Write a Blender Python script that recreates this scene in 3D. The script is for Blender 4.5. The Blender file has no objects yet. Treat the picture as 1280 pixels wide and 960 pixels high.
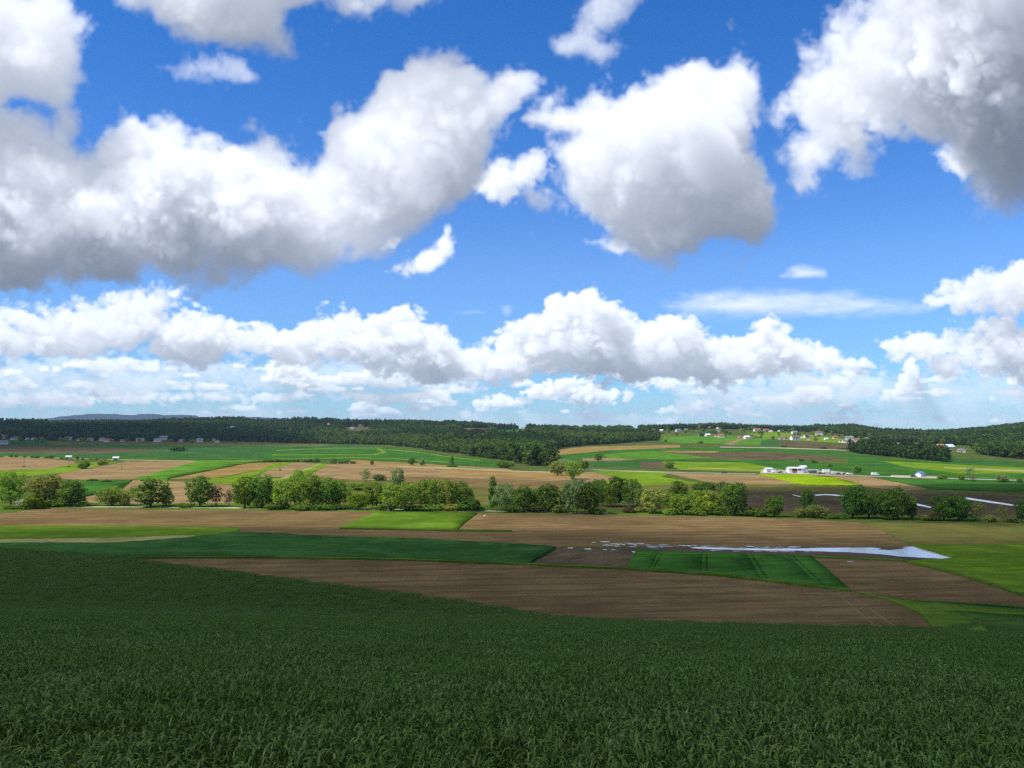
import bpy, math, random, time
import numpy as np
from mathutils import Vector, Matrix
from mathutils.geometry import delaunay_2d_cdt

SC = bpy.context.scene
COL = SC.collection
T0 = time.time()
random.seed(7)
RNG = np.random.default_rng(11)

# ------------------------------------------------------------------ camera, light, exposure
FPX, CX, CY, HZ = 1108.0, 640.0, 480.0, 537.0       # focal length, centre and horizon row in photo pixels
EYE = 35.0                                          # eye height above the valley floor (m)
PITCH = math.atan((HZ - CY) / FPX)
cam_data = bpy.data.cameras.new('camera')
cam = bpy.data.objects.new('camera', cam_data)
COL.objects.link(cam)
SC.camera = cam
cam.location = (0, 0, EYE)
cam.rotation_euler = (math.pi / 2 + PITCH, 0, 0)
cam_data.sensor_width = 36.0
cam_data.lens = 36.0 * FPX / 1280.0
cam_data.clip_start = 0.1
cam_data.clip_end = 60000.0

SUN_EL = math.radians(53.0)
SUN_AZ = math.radians(248.0)                        # compass style: 0 = +Y (view direction), clockwise seen from above
SUN = Vector((math.sin(SUN_AZ) * math.cos(SUN_EL), math.cos(SUN_AZ) * math.cos(SUN_EL), math.sin(SUN_EL)))
sun_data = bpy.data.lights.new('sun', 'SUN')
sun_data.energy = 5.0
sun_data.angle = math.radians(0.53)
sun_data.color = (1.0, 0.95, 0.86)
sun = bpy.data.objects.new('sun', sun_data)
COL.objects.link(sun)
sun.rotation_euler = (-SUN).to_track_quat('-Z', 'Y').to_euler()
sun.location = (-200, -100, 400)

SC.view_settings.view_transform = 'Standard'
SC.view_settings.look = 'None'
SC.view_settings.gamma = 1.0
SC.view_settings.use_curve_mapping = False
SC.view_settings.exposure = 0.35
SC.render.engine = 'CYCLES'
cy = SC.cycles
cy.max_bounces = 6
cy.diffuse_bounces = 3
cy.glossy_bounces = 2
cy.transmission_bounces = 3
cy.transparent_max_bounces = 6
cy.volume_bounces = 0
cy.use_denoising = False
cy.use_adaptive_sampling = True
cy.adaptive_threshold = 0.02
cy.sample_clamp_indirect = 4.0
SKY_STRENGTH = 0.11

# ------------------------------------------------------------------ sky: a small cloud renderer baked to a panorama window
def spline_rows(n, cell, off):
    """cubic B-spline weights that stretch a random lattice with spacing `cell` onto n samples"""
    x = (np.arange(n) + off) / cell
    i = np.floor(x).astype(int)
    t = x - i
    w = [(1 - t) ** 3 / 6, (3 * t ** 3 - 6 * t ** 2 + 4) / 6, (-3 * t ** 3 + 3 * t ** 2 + 3 * t + 1) / 6, t ** 3 / 6]
    i -= i.min()
    m = np.zeros((n, i.max() + 4), np.float32)
    for k in range(4):
        m[np.arange(n), i + k] = w[k]
    return m


class Noise:
    def __init__(self, nv, nu, nw, cu, cv, cw, rng):
        self.mv, self.mu, self.mw = spline_rows(nv, cv, 3.1), spline_rows(nu, cu, 5.7), spline_rows(nw, cw, 1.3)
        self.lat = (rng.random((self.mw.shape[1], self.mv.shape[1], self.mu.shape[1]), dtype=np.float32) * 2 - 1) * 1.9

    def plane(self, k):
        nz = np.nonzero(self.mw[k])[0]
        p = np.tensordot(self.mw[k, nz], self.lat[nz], axes=(0, 0))
        return (self.mv @ p) @ self.mu.T


def poly_sdf(poly, U, V):
    """signed distance (positive inside) to a polygon, on the sample grid U, V"""
    p = np.array(poly, np.float32)
    q = np.roll(p, -1, 0)
    d = np.full(U.shape, 1e9, np.float32)
    ins = np.zeros(U.shape, bool)
    for (ax, ay), (bx, by) in zip(p, q):
        ex, ey = bx - ax, by - ay
        t = np.clip(((U - ax) * ex + (V - ay) * ey) / (ex * ex + ey * ey + 1e-9), 0, 1)
        d = np.minimum(d, (U - ax - t * ex) ** 2 + (V - ay - t * ey) ** 2)
        if ay != by:
            c = ((ay > V) != (by > V)) & (U < ex * (V - ay) / (by - ay) + ax)
            ins ^= c
    d = np.sqrt(d)
    return np.where(ins, d, -d)


def upsample(a, nv, nu):
    yv = np.linspace(0, a.shape[0] - 1, nv)
    xu = np.linspace(0, a.shape[1] - 1, nu)
    y0 = np.minimum(yv.astype(int), a.shape[0] - 2); ty = (yv - y0)[:, None].astype(np.float32)
    x0 = np.minimum(xu.astype(int), a.shape[1] - 2); tx = (xu - x0)[None, :].astype(np.float32)
    r = a[y0] * (1 - ty) + a[y0 + 1] * ty
    return r[:, x0] * (1 - tx) + r[:, x0 + 1] * tx


U0, U1, V0, V1 = -220, 1500, -130, 545              # extent of the drawn sky, photo pixels
NU, NV = U1 - U0, V1 - V0


def cloud_layer(polys, depth, cell, amp, sigma, round_px, v0, v1, seed, sun_gain=1.0, amb=(0.33, 0.38, 0.47), squash=1.0,
                lit=(1.0, 0.99, 0.965), steps=40, wisp=0.0, dark=1.0, wob=0.22, cores=()):
    """ray-march one layer of clouds: the polygons give each cloud its outline, noise makes the billows"""
    rng = np.random.default_rng(seed)
    nv = v1 - v0
    D = 4
    lu, lv = NU // D, nv // D
    Ul, Vl = np.meshgrid(U0 + (np.arange(lu) + 0.5) * D, v0 + (np.arange(lv) + 0.5) * D)
    Ul = Ul.astype(np.float32); Vl = Vl.astype(np.float32)
    # each outline is wobbled by a little low noise before the distance is taken
    w1 = Noise(lv, lu, 1, cell / D * 0.42, cell / D * 0.42 * squash, 1, rng).plane(0) + 0.5 * Noise(lv, lu, 1, max(1.5, cell / D * 0.17), max(1.5, cell / D * 0.17 * squash), 1, rng).plane(0)
    w2 = Noise(lv, lu, 1, cell / D * 0.42, cell / D * 0.42 * squash, 1, rng).plane(0) + 0.5 * Noise(lv, lu, 1, max(1.5, cell / D * 0.17), max(1.5, cell / D * 0.17 * squash), 1, rng).plane(0)
    env = np.full(Ul.shape, -3.0, np.float32)
    dens_mul = np.zeros(Ul.shape, np.float32)
    for poly, rp, dm in polys:
        s = poly_sdf(poly, Ul + w1 * cell * wob, Vl + w2 * cell * wob * 0.85 * squash) / (rp or round_px)
        e = np.clip(s, -3, 4)
        e = np.where(e > 0, 1.25 * (1 - np.exp(-e * 1.15)), e * 1.2)
        dens_mul = np.where(e > env, dm, dens_mul)
        env = np.maximum(env, e)
    for poly, blur, m in cores:
        s = poly_sdf(poly, Ul + w1 * cell * 0.35, Vl + w2 * cell * 0.3)
        f = np.clip(s / blur * 0.5 + 0.5, 0, 1)
        f = f * f * (3 - 2 * f)
        dens_mul = dens_mul * (1 + (m - 1) * f)
    envf, dmf = upsample(env, nv, NU), upsample(dens_mul, nv, NU)
    ns, a, c = [], 1.0, cell
    for o in range(6):
        if c < 3.0:
            break
        ns.append((Noise(nv, NU, steps, c, c * squash, max(1.2, c / (depth * 2 / steps)), rng), a))
        a *= 0.70; c /= 2.1
    ws = (np.arange(steps) + 0.5) / steps * 2 - 1
    dw = 2 * depth / steps
    vol = np.zeros((steps, lv, lu), np.float32)

    def density(k):
        n = np.zeros((nv, NU), np.float32)
        for j, (N, a) in enumerate(ns):
            p = N.plane(k)
            n += a * ((np.abs(p) * 1.75 - 0.55) if j > 0 else p * 0.8)
        d = envf - ws[k] ** 2 * 1.0 + amp * n + 0.08
        soft = 0.50 + wisp
        return np.clip(d / soft, 0, 1) ** (1.1 + wisp) * dmf

    store = []
    for k in range(steps):
        d = density(k)
        store.append(d.astype(np.float16))
        vol[k] = d[:lv * D, :lu * D].reshape(lv, D, lu, D).mean((1, 3))
    # optical depth towards the sun: high, from the left; seen from below it lies a little beyond the cloud
    L = np.array([-0.42, -0.74, 0.03]); L /= np.linalg.norm(L)
    vox_w = dw / D
    tau = np.zeros_like(vol)
    st = 1.5
    for i in range(1, 34):
        su, sv, sw = int(round(L[0] * i * st)), int(round(L[1] * i * st)), int(round(L[2] * i * st / vox_w))
        sh = np.zeros_like(vol)
        ks, kd = slice(max(0, sw), steps + min(0, sw)), slice(max(0, -sw), steps + min(0, -sw))
        vs, vd = slice(max(0, sv), lv + min(0, sv)), slice(max(0, -sv), lv + min(0, -sv))
        us, ud = slice(max(0, su), lu + min(0, su)), slice(max(0, -su), lu + min(0, -su))
        if ks.stop <= ks.start or vs.stop <= vs.start:
            break
        sh[kd, vd, ud] = vol[ks, vs, us]
        tau += sh * st * D
    tau *= sigma * dark
    rgb = np.zeros((nv, NU, 3), np.float32)
    T = np.ones((nv, NU), np.float32)
    for k in range(steps):
        d = store[k].astype(np.float32)
        t = upsample(tau[k], nv, NU)
        s = 0.44 * np.exp(-t * 0.55) + 0.34 * np.exp(-t * 0.17) + 0.16 * np.exp(-t * 0.05)
        s *= sun_gain * (0.72 + 0.28 * np.clip(d, 0, 1))
        up = np.exp(-t * 0.07)
        al = 1 - np.exp(-sigma * d * dw * 1.5)
        wgt = T * al
        for ch in range(3):
            rgb[..., ch] += wgt * (lit[ch] * s + amb[ch] * (0.35 + 0.65 * up))
        T *= 1 - al
    return rgb, 1 - T


def build_sky_arrays():
    A = [
        ([(-240,112),(0,108),(30,128),(60,150),(100,165),(160,140),(230,148),(300,165),(350,190),(390,222),(425,196),(470,215),(520,240),(500,268),(470,287),(430,300),(395,330),(330,336),(270,335),(230,350),(150,370),(90,378),(0,368),(-240,345)], 75, 1.0),
        ([(-240,-60),(-60,-20),(10,8),(55,8),(82,40),(88,90),(75,118),(30,128),(0,140),(-240,160)], 60, 0.75),
        ([(418,160),(440,138),(482,130),(495,100),(520,80),(545,72),(578,84),(600,108),(640,88),(672,98),(645,140),(622,180),(600,218),(570,252),(530,272),(490,282),(455,262),(435,222),(418,190)], 50, 1.0),
        ([(664,148),(690,122),(740,108),(800,98),(860,84),(890,92),(918,73),(950,92),(956,130),(940,180),(955,210),(978,222),(982,270),(952,297),(900,302),(860,312),(820,320),(780,307),(740,287),(690,267),(664,242),(700,212),(690,180),(712,162),(684,160)], 62, 1.0),
        ([(1100,-140),(1086,0),(1070,28),(1014,62),(984,98),(964,140),(984,165),(968,195),(972,228),(1010,238),(1050,232),(1100,222),(1125,180),(1180,197),(1220,236),(1280,250),(1520,270),(1520,-140)], 70, 0.85),
        ([(120,-140),(140,-20),(165,8),(220,40),(262,62),(320,70),(358,62),(372,18),(400,12),(470,30),(545,8),(590,-60),(600,-140)], 60, 0.75),
    ]
    A2 = [
        ([(590,228),(612,198),(655,186),(690,194),(688,225),(652,246),(612,252)], 30, 0.8),
        ([(476,335),(498,320),(528,312),(543,290),(562,280),(574,298),(562,325),(545,342),(508,344)], 22, 0.9),
        ([(205,86),(255,68),(312,76),(318,98),(262,108),(222,100)], 26, 0.16),
        ([(692,48),(728,20),(735,-60),(800,-60),(796,16),(764,44),(800,62),(742,78),(706,68)], 30, 0.18),
        ([(400,160),(418,150),(424,168),(408,172)], 12, 0.25),
        ([(1170,188),(1200,176),(1236,190),(1240,214),(1200,222),(1178,208)], 22, 0.5),
        ([(470,306),(486,290),(500,296),(490,310)], 10, 0.45),
        ([(735,300),(770,292),(800,312),(770,322)], 14, 0.4),
    ]
    CORES = [
        ([(-240,262),(0,270),(120,250),(230,232),(330,250),(300,300),(250,330),(150,360),(60,376),(-240,360)], 70, 3.0),
        ([(480,170),(560,170),(600,200),(560,250),(500,264)], 50, 1.3),
        ([(770,190),(850,170),(930,190),(945,245),(880,284),(790,270)], 70, 2.0),
        ([(1070,150),(1130,90),(1200,20),(1300,-60),(1520,-60),(1520,120),(1290,140),(1210,150),(1110,150)], 55, 3.6),
        ([(190,-100),(350,-100),(340,30),(260,30)], 50, 1.4),
    ]
    B = [
        ([(186,412),(230,399),(290,398),(350,410),(380,394),(430,381),(462,394),(510,399),(552,414),(600,420),(650,410),(680,388),(715,364),(745,358),(775,384),(792,410),(840,403),(880,414),(902,430),(950,413),(1000,424),(1050,440),(1085,456),(1000,466),(900,472),(800,466),(700,472),(600,470),(500,456),(400,452),(300,446),(230,449),(198,440)], 26, 1.0),
        ([(-240,385),(0,383),(60,390),(130,386),(180,370),(232,364),(192,388),(204,412),(180,430),(100,441),(0,452),(-240,455)], 26, 0.62),
        ([(1096,427),(1140,409),(1190,411),(1242,399),(1280,414),(1520,408),(1520,482),(1250,470),(1180,466),(1128,450)], 24, 0.8),
        ([(1165,380),(1200,352),(1250,338),(1296,328),(1520,318),(1520,384),(1280,386),(1200,388)], 22, 0.6),
    ]
    B2 = [
        ([(820,380),(870,361),(960,357),(1060,357),(1112,368),(1182,378),(1160,392),(1080,402),(960,404),(860,398)], 22, 0.5),
        ([(960,346),(1000,332),(1040,337),(1034,350),(980,354)], 12, 0.5),
        ([(572,390),(600,384),(616,390),(590,395)], 9, 0.22),
        ([(626,384),(642,374),(650,386),(636,394)], 9, 0.16),
    ]
    C = [
        ([(268,476),(330,461),(350,449),(400,460),(470,459),(530,465),(584,470),(578,486),(500,493),(380,497),(328,490)], 13, 0.8),
        ([(596,503),(624,492),(652,504),(606,511)], 9, 0.9),
        ([(654,491),(690,474),(742,474),(794,490),(760,506),(700,507)], 13, 0.85),
        ([(840,512),(868,492),(884,478),(902,500),(950,479),(1000,468),(1040,470),(1066,492),(1042,510),(990,518),(920,513),(850,521)], 14, 0.55),
        ([(760,470),(860,466),(960,468),(1060,466),(1080,476),(900,488),(800,486)], 10, 0.42),
        ([(1096,500),(1138,453),(1164,488),(1132,503)], 11, 0.62),
        ([(1240,470),(1290,462),(1300,486),(1262,492)], 10, 0.5),
        ([(-240,460),(60,455),(120,448),(134,464),(60,472),(-240,484)], 11, 0.7),
        ([(166,478),(180,466),(206,468),(208,482)], 8, 0.7),
        ([(380,492),(440,484),(520,490),(580,484),(560,500),(470,503)], 8, 0.6),
        ([(500,512),(530,503),(556,513)], 6, 0.6),
        ([(-240,496),(40,486),(140,492),(250,484),(300,498),(150,508),(-240,512)], 9, 0.42),
        ([(700,520),(740,512),(790,520),(770,528)], 6, 0.4),
        ([(1050,528),(1070,520),(1092,527)], 5, 0.5),
        ([(1120,530),(1170,516),(1240,520),(1300,526),(1520,530)], 8, 0.4),
        ([(310,520),(350,511),(380,520)], 5, 0.4),
        ([(-240,452),(60,444),(270,450),(290,478),(250,506),(-240,514)], 26, 0.09),
        ([(250,455),(420,452),(600,462),(610,492),(420,506),(250,500)], 22, 0.08),
        ([(830,462),(960,455),(1110,462),(1110,508),(980,526),(840,520)], 24, 0.10),
        ([(1090,470),(1300,455),(1520,460),(1520,530),(1120,532)], 24, 0.05),
        ([(-240,512),(300,508),(640,514),(1000,516),(1520,514),(1520,534),(-240,534)], 12, 0.05),
        ([(560,520),(580,513),(600,520)], 4, 0.35),
        ([(430,526),(460,518),(480,526)], 4, 0.3),
    ]
    acc = np.zeros((NV, NU, 3), np.float32)
    alpha = np.zeros((NV, NU), np.float32)

    def over(layer, v0, v1, fade=1.0, haze=None):
        rgb, a = layer
        if haze is not None:
            hz, f = haze
            rgb = rgb * (1 - f) + a[..., None] * np.array(hz, np.float32) * f
        s = slice(v0 - V0, v1 - V0)
        acc[s] = rgb * fade + acc[s] * (1 - a * fade)[..., None]
        alpha[s] = a * fade + alpha[s] * (1 - a * fade)

    # a scatter of small far cumulus, flatter and denser towards the horizon
    rr = np.random.default_rng(77)
    Cs = []
    for i in range(260):
        v = 455 + 78 * rr.random() ** 0.8
        near = (535 - v) / 80
        wdt = (7 + 34 * rr.random() ** 2.0) * (0.45 + 0.75 * near)
        u = rr.uniform(-220, 1500)
        if 590 < u < 860 and rr.random() < 0.35:
            continue
        h = wdt * rr.uniform(0.22, 0.42)
        m = [(u - wdt, v)]
        for q in range(5):
            f = -1 + 2 * (q + 0.5) / 5
            m.append((u + f * wdt, v - h * (1 - f * f) * rr.uniform(0.6, 1.3) - 1))
        m += [(u + wdt, v), (u, v + h * 0.22)]
        Cs.append((m, max(3.5, h * 0.8), rr.uniform(0.35, 1.0) * (1.15 if u < 560 or u > 850 else 0.8)))
    jobs = [
        (Cs, 10, 13, 0.50, 0.40, 6, 420, 545, 6, dict(squash=0.7, steps=14, amb=(0.44, 0.51, 0.62))),
        (C, 16, 17, 0.95, 0.30, 10, 420, 545, 5, dict(squash=0.62, steps=20, amb=(0.42, 0.49, 0.60))),
        (B2, 30, 46, 0.26, 0.07, 18, 300, 425, 9, dict(squash=0.30, steps=16, wisp=0.6, amb=(0.46, 0.50, 0.60))),
        (B, 40, 36, 0.85, 0.115, 24, 290, 500, 21, dict(squash=0.8, steps=32, amb=(0.30, 0.37, 0.50), wob=0.15)),
        (A2, 40, 40, 0.62, 0.075, 30, V0, 425, 35, dict(steps=18, amb=(0.36, 0.41, 0.50), wob=0.16, wisp=0.15)),
        (A, 110, 104, 0.62, 0.036, 60, V0, 425, 38, dict(steps=44, amb=(0.18, 0.245, 0.385), wob=0.10, cores=CORES, dark=1.05, sun_gain=1.10)),
    ]
    from concurrent.futures import ThreadPoolExecutor
    with ThreadPoolExecutor(4) as ex:
        fut = [ex.submit(cloud_layer, *j[:-1], **j[-1]) for j in reversed(jobs)][::-1]
        lay = [f.result() for f in fut]
    over(lay[0], 420, 545, 0.85, ((0.66, 0.77, 0.92), 0.05))
    over(lay[1], 420, 545, 0.95, ((0.66, 0.77, 0.92), 0.05))
    over(lay[2], 300, 425, 0.95)
    over(lay[3], 290, 500, 1.0, ((0.62, 0.74, 0.90), 0.06))
    over(lay[4], V0, 425, 0.95)
    over(lay[5], V0, 425)
    return acc, alpha


def make_sky_window():
    acc, alpha = build_sky_arrays()
    # resample from the drawing plane to azimuth / elevation so that the sky is tied to world directions
    AZ, E0, E1, PPD = 37.0, -0.5, 31.5, 20
    nu, nv = int(2 * AZ * PPD), int((E1 - E0) * PPD)
    az = np.radians(np.linspace(-AZ, AZ, nu))[None, :]
    el = np.radians(np.linspace(E0, E1, nv))[:, None]
    x, y, z = np.sin(az) * np.cos(el), np.cos(az) * np.cos(el), np.sin(el) + 0 * az
    c, s = math.cos(PITCH), math.sin(PITCH)
    fwd, upv = y * c + z * s, z * c - y * s
    u = CX + FPX * x / fwd - U0
    v = CY - FPX * upv / fwd - V0
    u = np.clip(u, 0, NU - 1.001); v = np.clip(v, 0, NV - 1.001)
    iu, iv = u.astype(int), v.astype(int)
    tu, tv = (u - iu).astype(np.float32), (v - iv).astype(np.float32)
    full = np.concatenate([acc, alpha[..., None]], -1)
    tu, tv = tu[..., None], tv[..., None]
    r = (full[iv, iu] * (1 - tu) + full[iv, iu + 1] * tu) * (1 - tv) + (full[iv + 1, iu] * (1 - tu) + full[iv + 1, iu + 1] * tu) * tv
    img = bpy.data.images.new('cloud_panorama', nu, nv, alpha=True, float_buffer=True)
    img.alpha_mode = 'CHANNEL_PACKED'
    img.pixels.foreach_set(np.ascontiguousarray(r, np.float32).ravel())
    img.update()
    return img, AZ, E0, E1


class NT:
    """short-hand for building node trees"""
    def __init__(self, tree):
        self.t = tree
        tree.nodes.clear()

    def n(self, typ, **kw):
        nd = self.t.nodes.new(typ)
        for k, v in kw.items():
            setattr(nd, k, v)
        return nd

    def link(self, a, b):
        self.t.links.new(a, b)

    def put(self, sock, v):
        if isinstance(v, bpy.types.NodeSocket):
            self.link(v, sock)
        else:
            sock.default_value = v

    def math(self, op, a, b=0.0, c=None, clamp=False):
        nd = self.n('ShaderNodeMath', operation=op, use_clamp=clamp)
        self.put(nd.inputs[0], a); self.put(nd.inputs[1], b)
        if c is not None:
            self.put(nd.inputs[2], c)
        return nd.outputs[0]

    def mix(self, f, a, b, blend='MIX'):
        nd = self.n('ShaderNodeMix', data_type='RGBA', blend_type=blend)
        self.put(nd.inputs[0], f)
        self.put(nd.inputs[6], a if isinstance(a, bpy.types.NodeSocket) else tuple(a) + (1.0,) * (4 - len(a)))
        self.put(nd.inputs[7], b if isinstance(b, bpy.types.NodeSocket) else tuple(b) + (1.0,) * (4 - len(b)))
        return nd.outputs[2]

    def ramp(self, v, lo, hi):
        nd = self.n('ShaderNodeMapRange', interpolation_type='SMOOTHSTEP')
        self.put(nd.inputs[0], v); nd.inputs[1].default_value = lo; nd.inputs[2].default_value = hi
        return nd.outputs[0]

    def noise(self, vec, scale, detail=4.0, rough=0.55, dim='3D', distortion=0.0):
        nd = self.n('ShaderNodeTexNoise', noise_dimensions=dim)
        if vec is not None:
            self.put(nd.inputs['Vector'], vec)
        nd.inputs['Scale'].default_value = scale
        nd.inputs['Detail'].default_value = detail
        nd.inputs['Roughness'].default_value = rough
        nd.inputs['Distortion'].default_value = distortion
        return nd.outputs[0]


CLOUD_GAIN = 0.79                                    # radiance of a fully lit cloud


def make_world():
    world = bpy.data.worlds.new('World')
    SC.world = world
    world.use_nodes = True
    g = NT(world.node_tree)
    out = g.n('ShaderNodeOutputWorld')
    bg = g.n('ShaderNodeBackground')
    bg.inputs['Strength'].default_value = SKY_STRENGTH
    g.link(bg.outputs[0], out.inputs[0])
    sky = g.n('ShaderNodeTexSky', sky_type='NISHITA', sun_disc=False)
    sky.sun_elevation = SUN_EL
    sky.sun_rotation = SUN_AZ
    sky.altitude = 300
    sky.air_density = 1.0
    sky.dust_density = 0.0
    sky.ozone_density = 4.0
    hs = g.n('ShaderNodeHueSaturation')
    hs.inputs['Saturation'].default_value = 1.37
    tc = g.n('ShaderNodeTexCoord')
    sep = g.n('ShaderNodeSeparateXYZ')
    g.link(tc.outputs['Generated'], sep.inputs[0])
    x, y, z = sep.outputs
    # clear washed air: the horizon stays pale blue instead of cream
    tint = g.mix(g.ramp(z, -0.02, 0.20), (0.50, 0.70, 0.96), (1.24, 1.09, 1.18))
    g.link(g.mix(1.0, sky.outputs[0], tint, 'MULTIPLY'), hs.inputs['Color'])
    img, AZ, E0, E1 = make_sky_window()
    az = g.math('DIVIDE', g.math('ARCTAN2', x, y), math.radians(1))
    el = g.math('DIVIDE', g.math('ARCSINE', z), math.radians(1))
    uu = g.math('DIVIDE', g.math('ADD', az, AZ), 2 * AZ)
    vv = g.math('DIVIDE', g.math('SUBTRACT', el, E0), E1 - E0)
    cmb = g.n('ShaderNodeCombineXYZ')
    g.link(uu, cmb.inputs[0]); g.link(vv, cmb.inputs[1])
    tex = g.n('ShaderNodeTexImage', extension='EXTEND', interpolation='Linear')
    tex.image = img
    g.link(cmb.outputs[0], tex.inputs[0])
    # the rest of the sky goes on with the same kind of broken cumulus
    zz = g.math('ADD', g.math('MAXIMUM', z, 0.0), 0.12)
    pl = g.n('ShaderNodeCombineXYZ')
    g.link(g.math('DIVIDE', x, zz), pl.inputs[0]); g.link(g.math('DIVIDE', y, zz), pl.inputs[1])
    n1 = g.noise(pl.outputs[0], 0.85, 7.0, 0.55)
    n2 = g.noise(pl.outputs[0], 2.2, 4.0, 0.5)
    a2 = g.ramp(n1, 0.50, 0.62)
    core = g.ramp(n1, 0.58, 0.78)
    lum = g.mix(core, (0.98, 0.98, 0.98), (0.50, 0.54, 0.62))
    lum = g.mix(g.math('MULTIPLY', n2, 0.4), lum, (0.70, 0.74, 0.80))
    # inside the window the drawn clouds, outside the others
    wa = g.math('SUBTRACT', 1.0, g.ramp(g.math('ABSOLUTE', az), AZ - 4.0, AZ - 0.3))
    we = g.math('SUBTRACT', 1.0, g.ramp(el, E1 - 3.0, E1 - 0.3))
    win = g.math('MULTIPLY', wa, we)
    k = CLOUD_GAIN / SKY_STRENGTH
    sc1 = g.mix(1.0, tex.outputs[0], (k, k, k), 'MULTIPLY')
    blue1 = g.mix(tex.outputs[1], hs.outputs[0], (0, 0, 0))
    in_col = g.mix(1.0, blue1, sc1, 'ADD')
    out_col = g.mix(a2, hs.outputs[0], g.mix(1.0, lum, (k, k, k), 'MULTIPLY'))
    g.link(g.mix(win, out_col, in_col), bg.inputs['Color'])
    world.cycles.sampling_method = 'MANUAL'
    world.cycles.sample_map_resolution = 512


make_world()
print('sky done', round(time.time() - T0, 1))

# ------------------------------------------------------------------ object helpers
def tag(o, label=None, cat=None, group=None, kind=None):
    if label: o['label'] = label
    if cat: o['category'] = cat
    if group: o['group'] = group
    if kind: o['kind'] = kind
    return o


def mesh_obj(name, verts, faces, mats=(), parent=None, fmat=None, smooth=False, link=True):
    me = bpy.data.meshes.new(name)
    me.from_pydata([tuple(v) for v in verts], [], [tuple(f) for f in faces])
    for m in (mats if isinstance(mats, (list, tuple)) else [mats]):
        me.materials.append(m)
    if fmat is not None:
        me.polygons.foreach_set('material_index', np.asarray(fmat, np.int32))
    if smooth:
        me.polygons.foreach_set('use_smooth', np.ones(len(me.polygons), bool))
    me.update()
    o = bpy.data.objects.new(name, me)
    if link:
        COL.objects.link(o)
    if parent is not None:
        o.parent = parent
    return o


def empty(name, loc, rz=0.0, sc=1.0):
    o = bpy.data.objects.new(name, None)
    COL.objects.link(o)
    o.location = loc
    o.rotation_euler = (0, 0, rz)
    o.scale = (sc, sc, sc) if not isinstance(sc, (tuple, list)) else sc
    o.empty_display_size = 0.2
    return o


ORD = ['first', 'second', 'third', 'fourth', 'fifth', 'sixth', 'seventh', 'eighth', 'ninth', 'tenth', 'eleventh', 'twelfth',
       'thirteenth', 'fourteenth', 'fifteenth', 'sixteenth', 'seventeenth', 'eighteenth', 'nineteenth', 'twentieth']

# ------------------------------------------------------------------ the lie of the land
CROP_H = 0.75
SLOPE_Y, SLOPE_X = 0.206, 0.020
T_PX = np.array([-400, -200, 0, 150, 300, 400, 480, 560, 620, 640, 690, 720, 800, 900, 1000, 1100, 1200, 1300, 1450, 1700], float)
T_Y0 = np.array([1300, 1300, 1300, 1300, 1300, 1250, 1150, 950, 850, 820, 900, 900, 900, 900, 950, 950, 900, 850, 800, 800], float)
T_YM = np.array([1900, 1900, 1900, 1900, 1900, 1850, 1700, 1300, 1100, 1000, 1300, 1500, 1500, 1500, 1500, 1500, 1300, 1200, 1100, 1100], float)
T_RM = np.array([553, 553, 552, 552, 553, 555, 557, 567, 573, 576, 563, 558, 556, 556, 556, 560, 566, 568, 570, 570], float)
T_Y1 = np.array([3000, 3000, 3000, 3000, 3000, 3000, 2900, 2800, 2700, 2600, 2500, 2500, 2500, 2500, 2500, 2600, 2600, 2500, 2400, 2400], float)
S_PX = np.array([-400, -200, 0, 70, 150, 250, 300, 345, 372, 400, 450, 520, 550, 572, 600, 618, 700, 800, 860, 900, 950, 1000, 1030, 1065, 1080, 1100, 1180, 1230, 1280, 1450, 1700], float)
S_SKY = np.array([519, 520, 523, 525, 524.5, 521.5, 521.5, 524, 520.5, 522, 525.5, 525, 527, 524, 526, 529.5, 531, 531, 530, 528.5, 531, 532, 531, 530.5, 533, 537, 538, 533.5, 528, 520, 518], float)
TREE_TOP = 13.0


def softmax2(a, b, k):
    h = np.clip(0.5 + 0.5 * (a - b) / k, 0, 1)
    return b + (a - b) * h + k * h * (1 - h)


def ground_z(x, y):
    x = np.asarray(x, float); y = np.asarray(y, float)
    Y = np.maximum(y, 1.0)
    px = np.clip(CX + FPX * x / np.maximum(Y, 30), -400, 1700)
    y0, ym, rm, y1 = (np.interp(px, T_PX, t) for t in (T_Y0, T_YM, T_RM, T_Y1))
    r1 = np.interp(px, S_PX, S_SKY) + TREE_TOP * FPX / y1
    r0 = HZ + EYE * FPX / y0
    q, q0, qm, q1 = 1 / Y, 1 / y0, 1 / ym, 1 / y1
    row = np.where(q >= qm, rm + (r0 - rm) * np.clip((q - qm) / (q0 - qm), 0, 1),
                   r1 + (rm - r1) * np.clip((q - q1) / (qm - q1), 0, 1))
    zf = np.where(Y <= y0, 0.0, EYE - (row - HZ) / FPX * Y)
    zr = EYE - (r1 - HZ) / FPX * y1
    zf = np.where(Y > y1, zr - (Y - y1) * 0.03 - ((Y - y1) / 1000) ** 2 * 0.6, zf)
    # our own hillside, from behind the viewer down to the valley floor
    up = np.where(y < 0, 0.5, 1.0)
    hill = EYE - 1.0 - CROP_H - SLOPE_Y * y * up - SLOPE_X * x
    hill = np.minimum(hill, EYE + 12)
    side = np.clip((np.abs(x) - 500) / 1500, 0, 1)
    hill = hill - side * 80
    z = np.where(y < 400, softmax2(hill, np.zeros_like(hill), 3.0), zf)
    fold = np.clip((Y - 700) / 400, 0, 1)
    return z + fold * 0.6 * np.sin(x / 97 + 1) * np.sin(Y / 131)


def pix_dir(px, py):
    c, s = math.cos(PITCH), math.sin(PITCH)
    u = (np.asarray(px, float) - CX) / FPX
    v = (CY - np.asarray(py, float)) / FPX
    return u, c - v * s, s + v * c                   # x, y, z (unnormalised)


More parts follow.
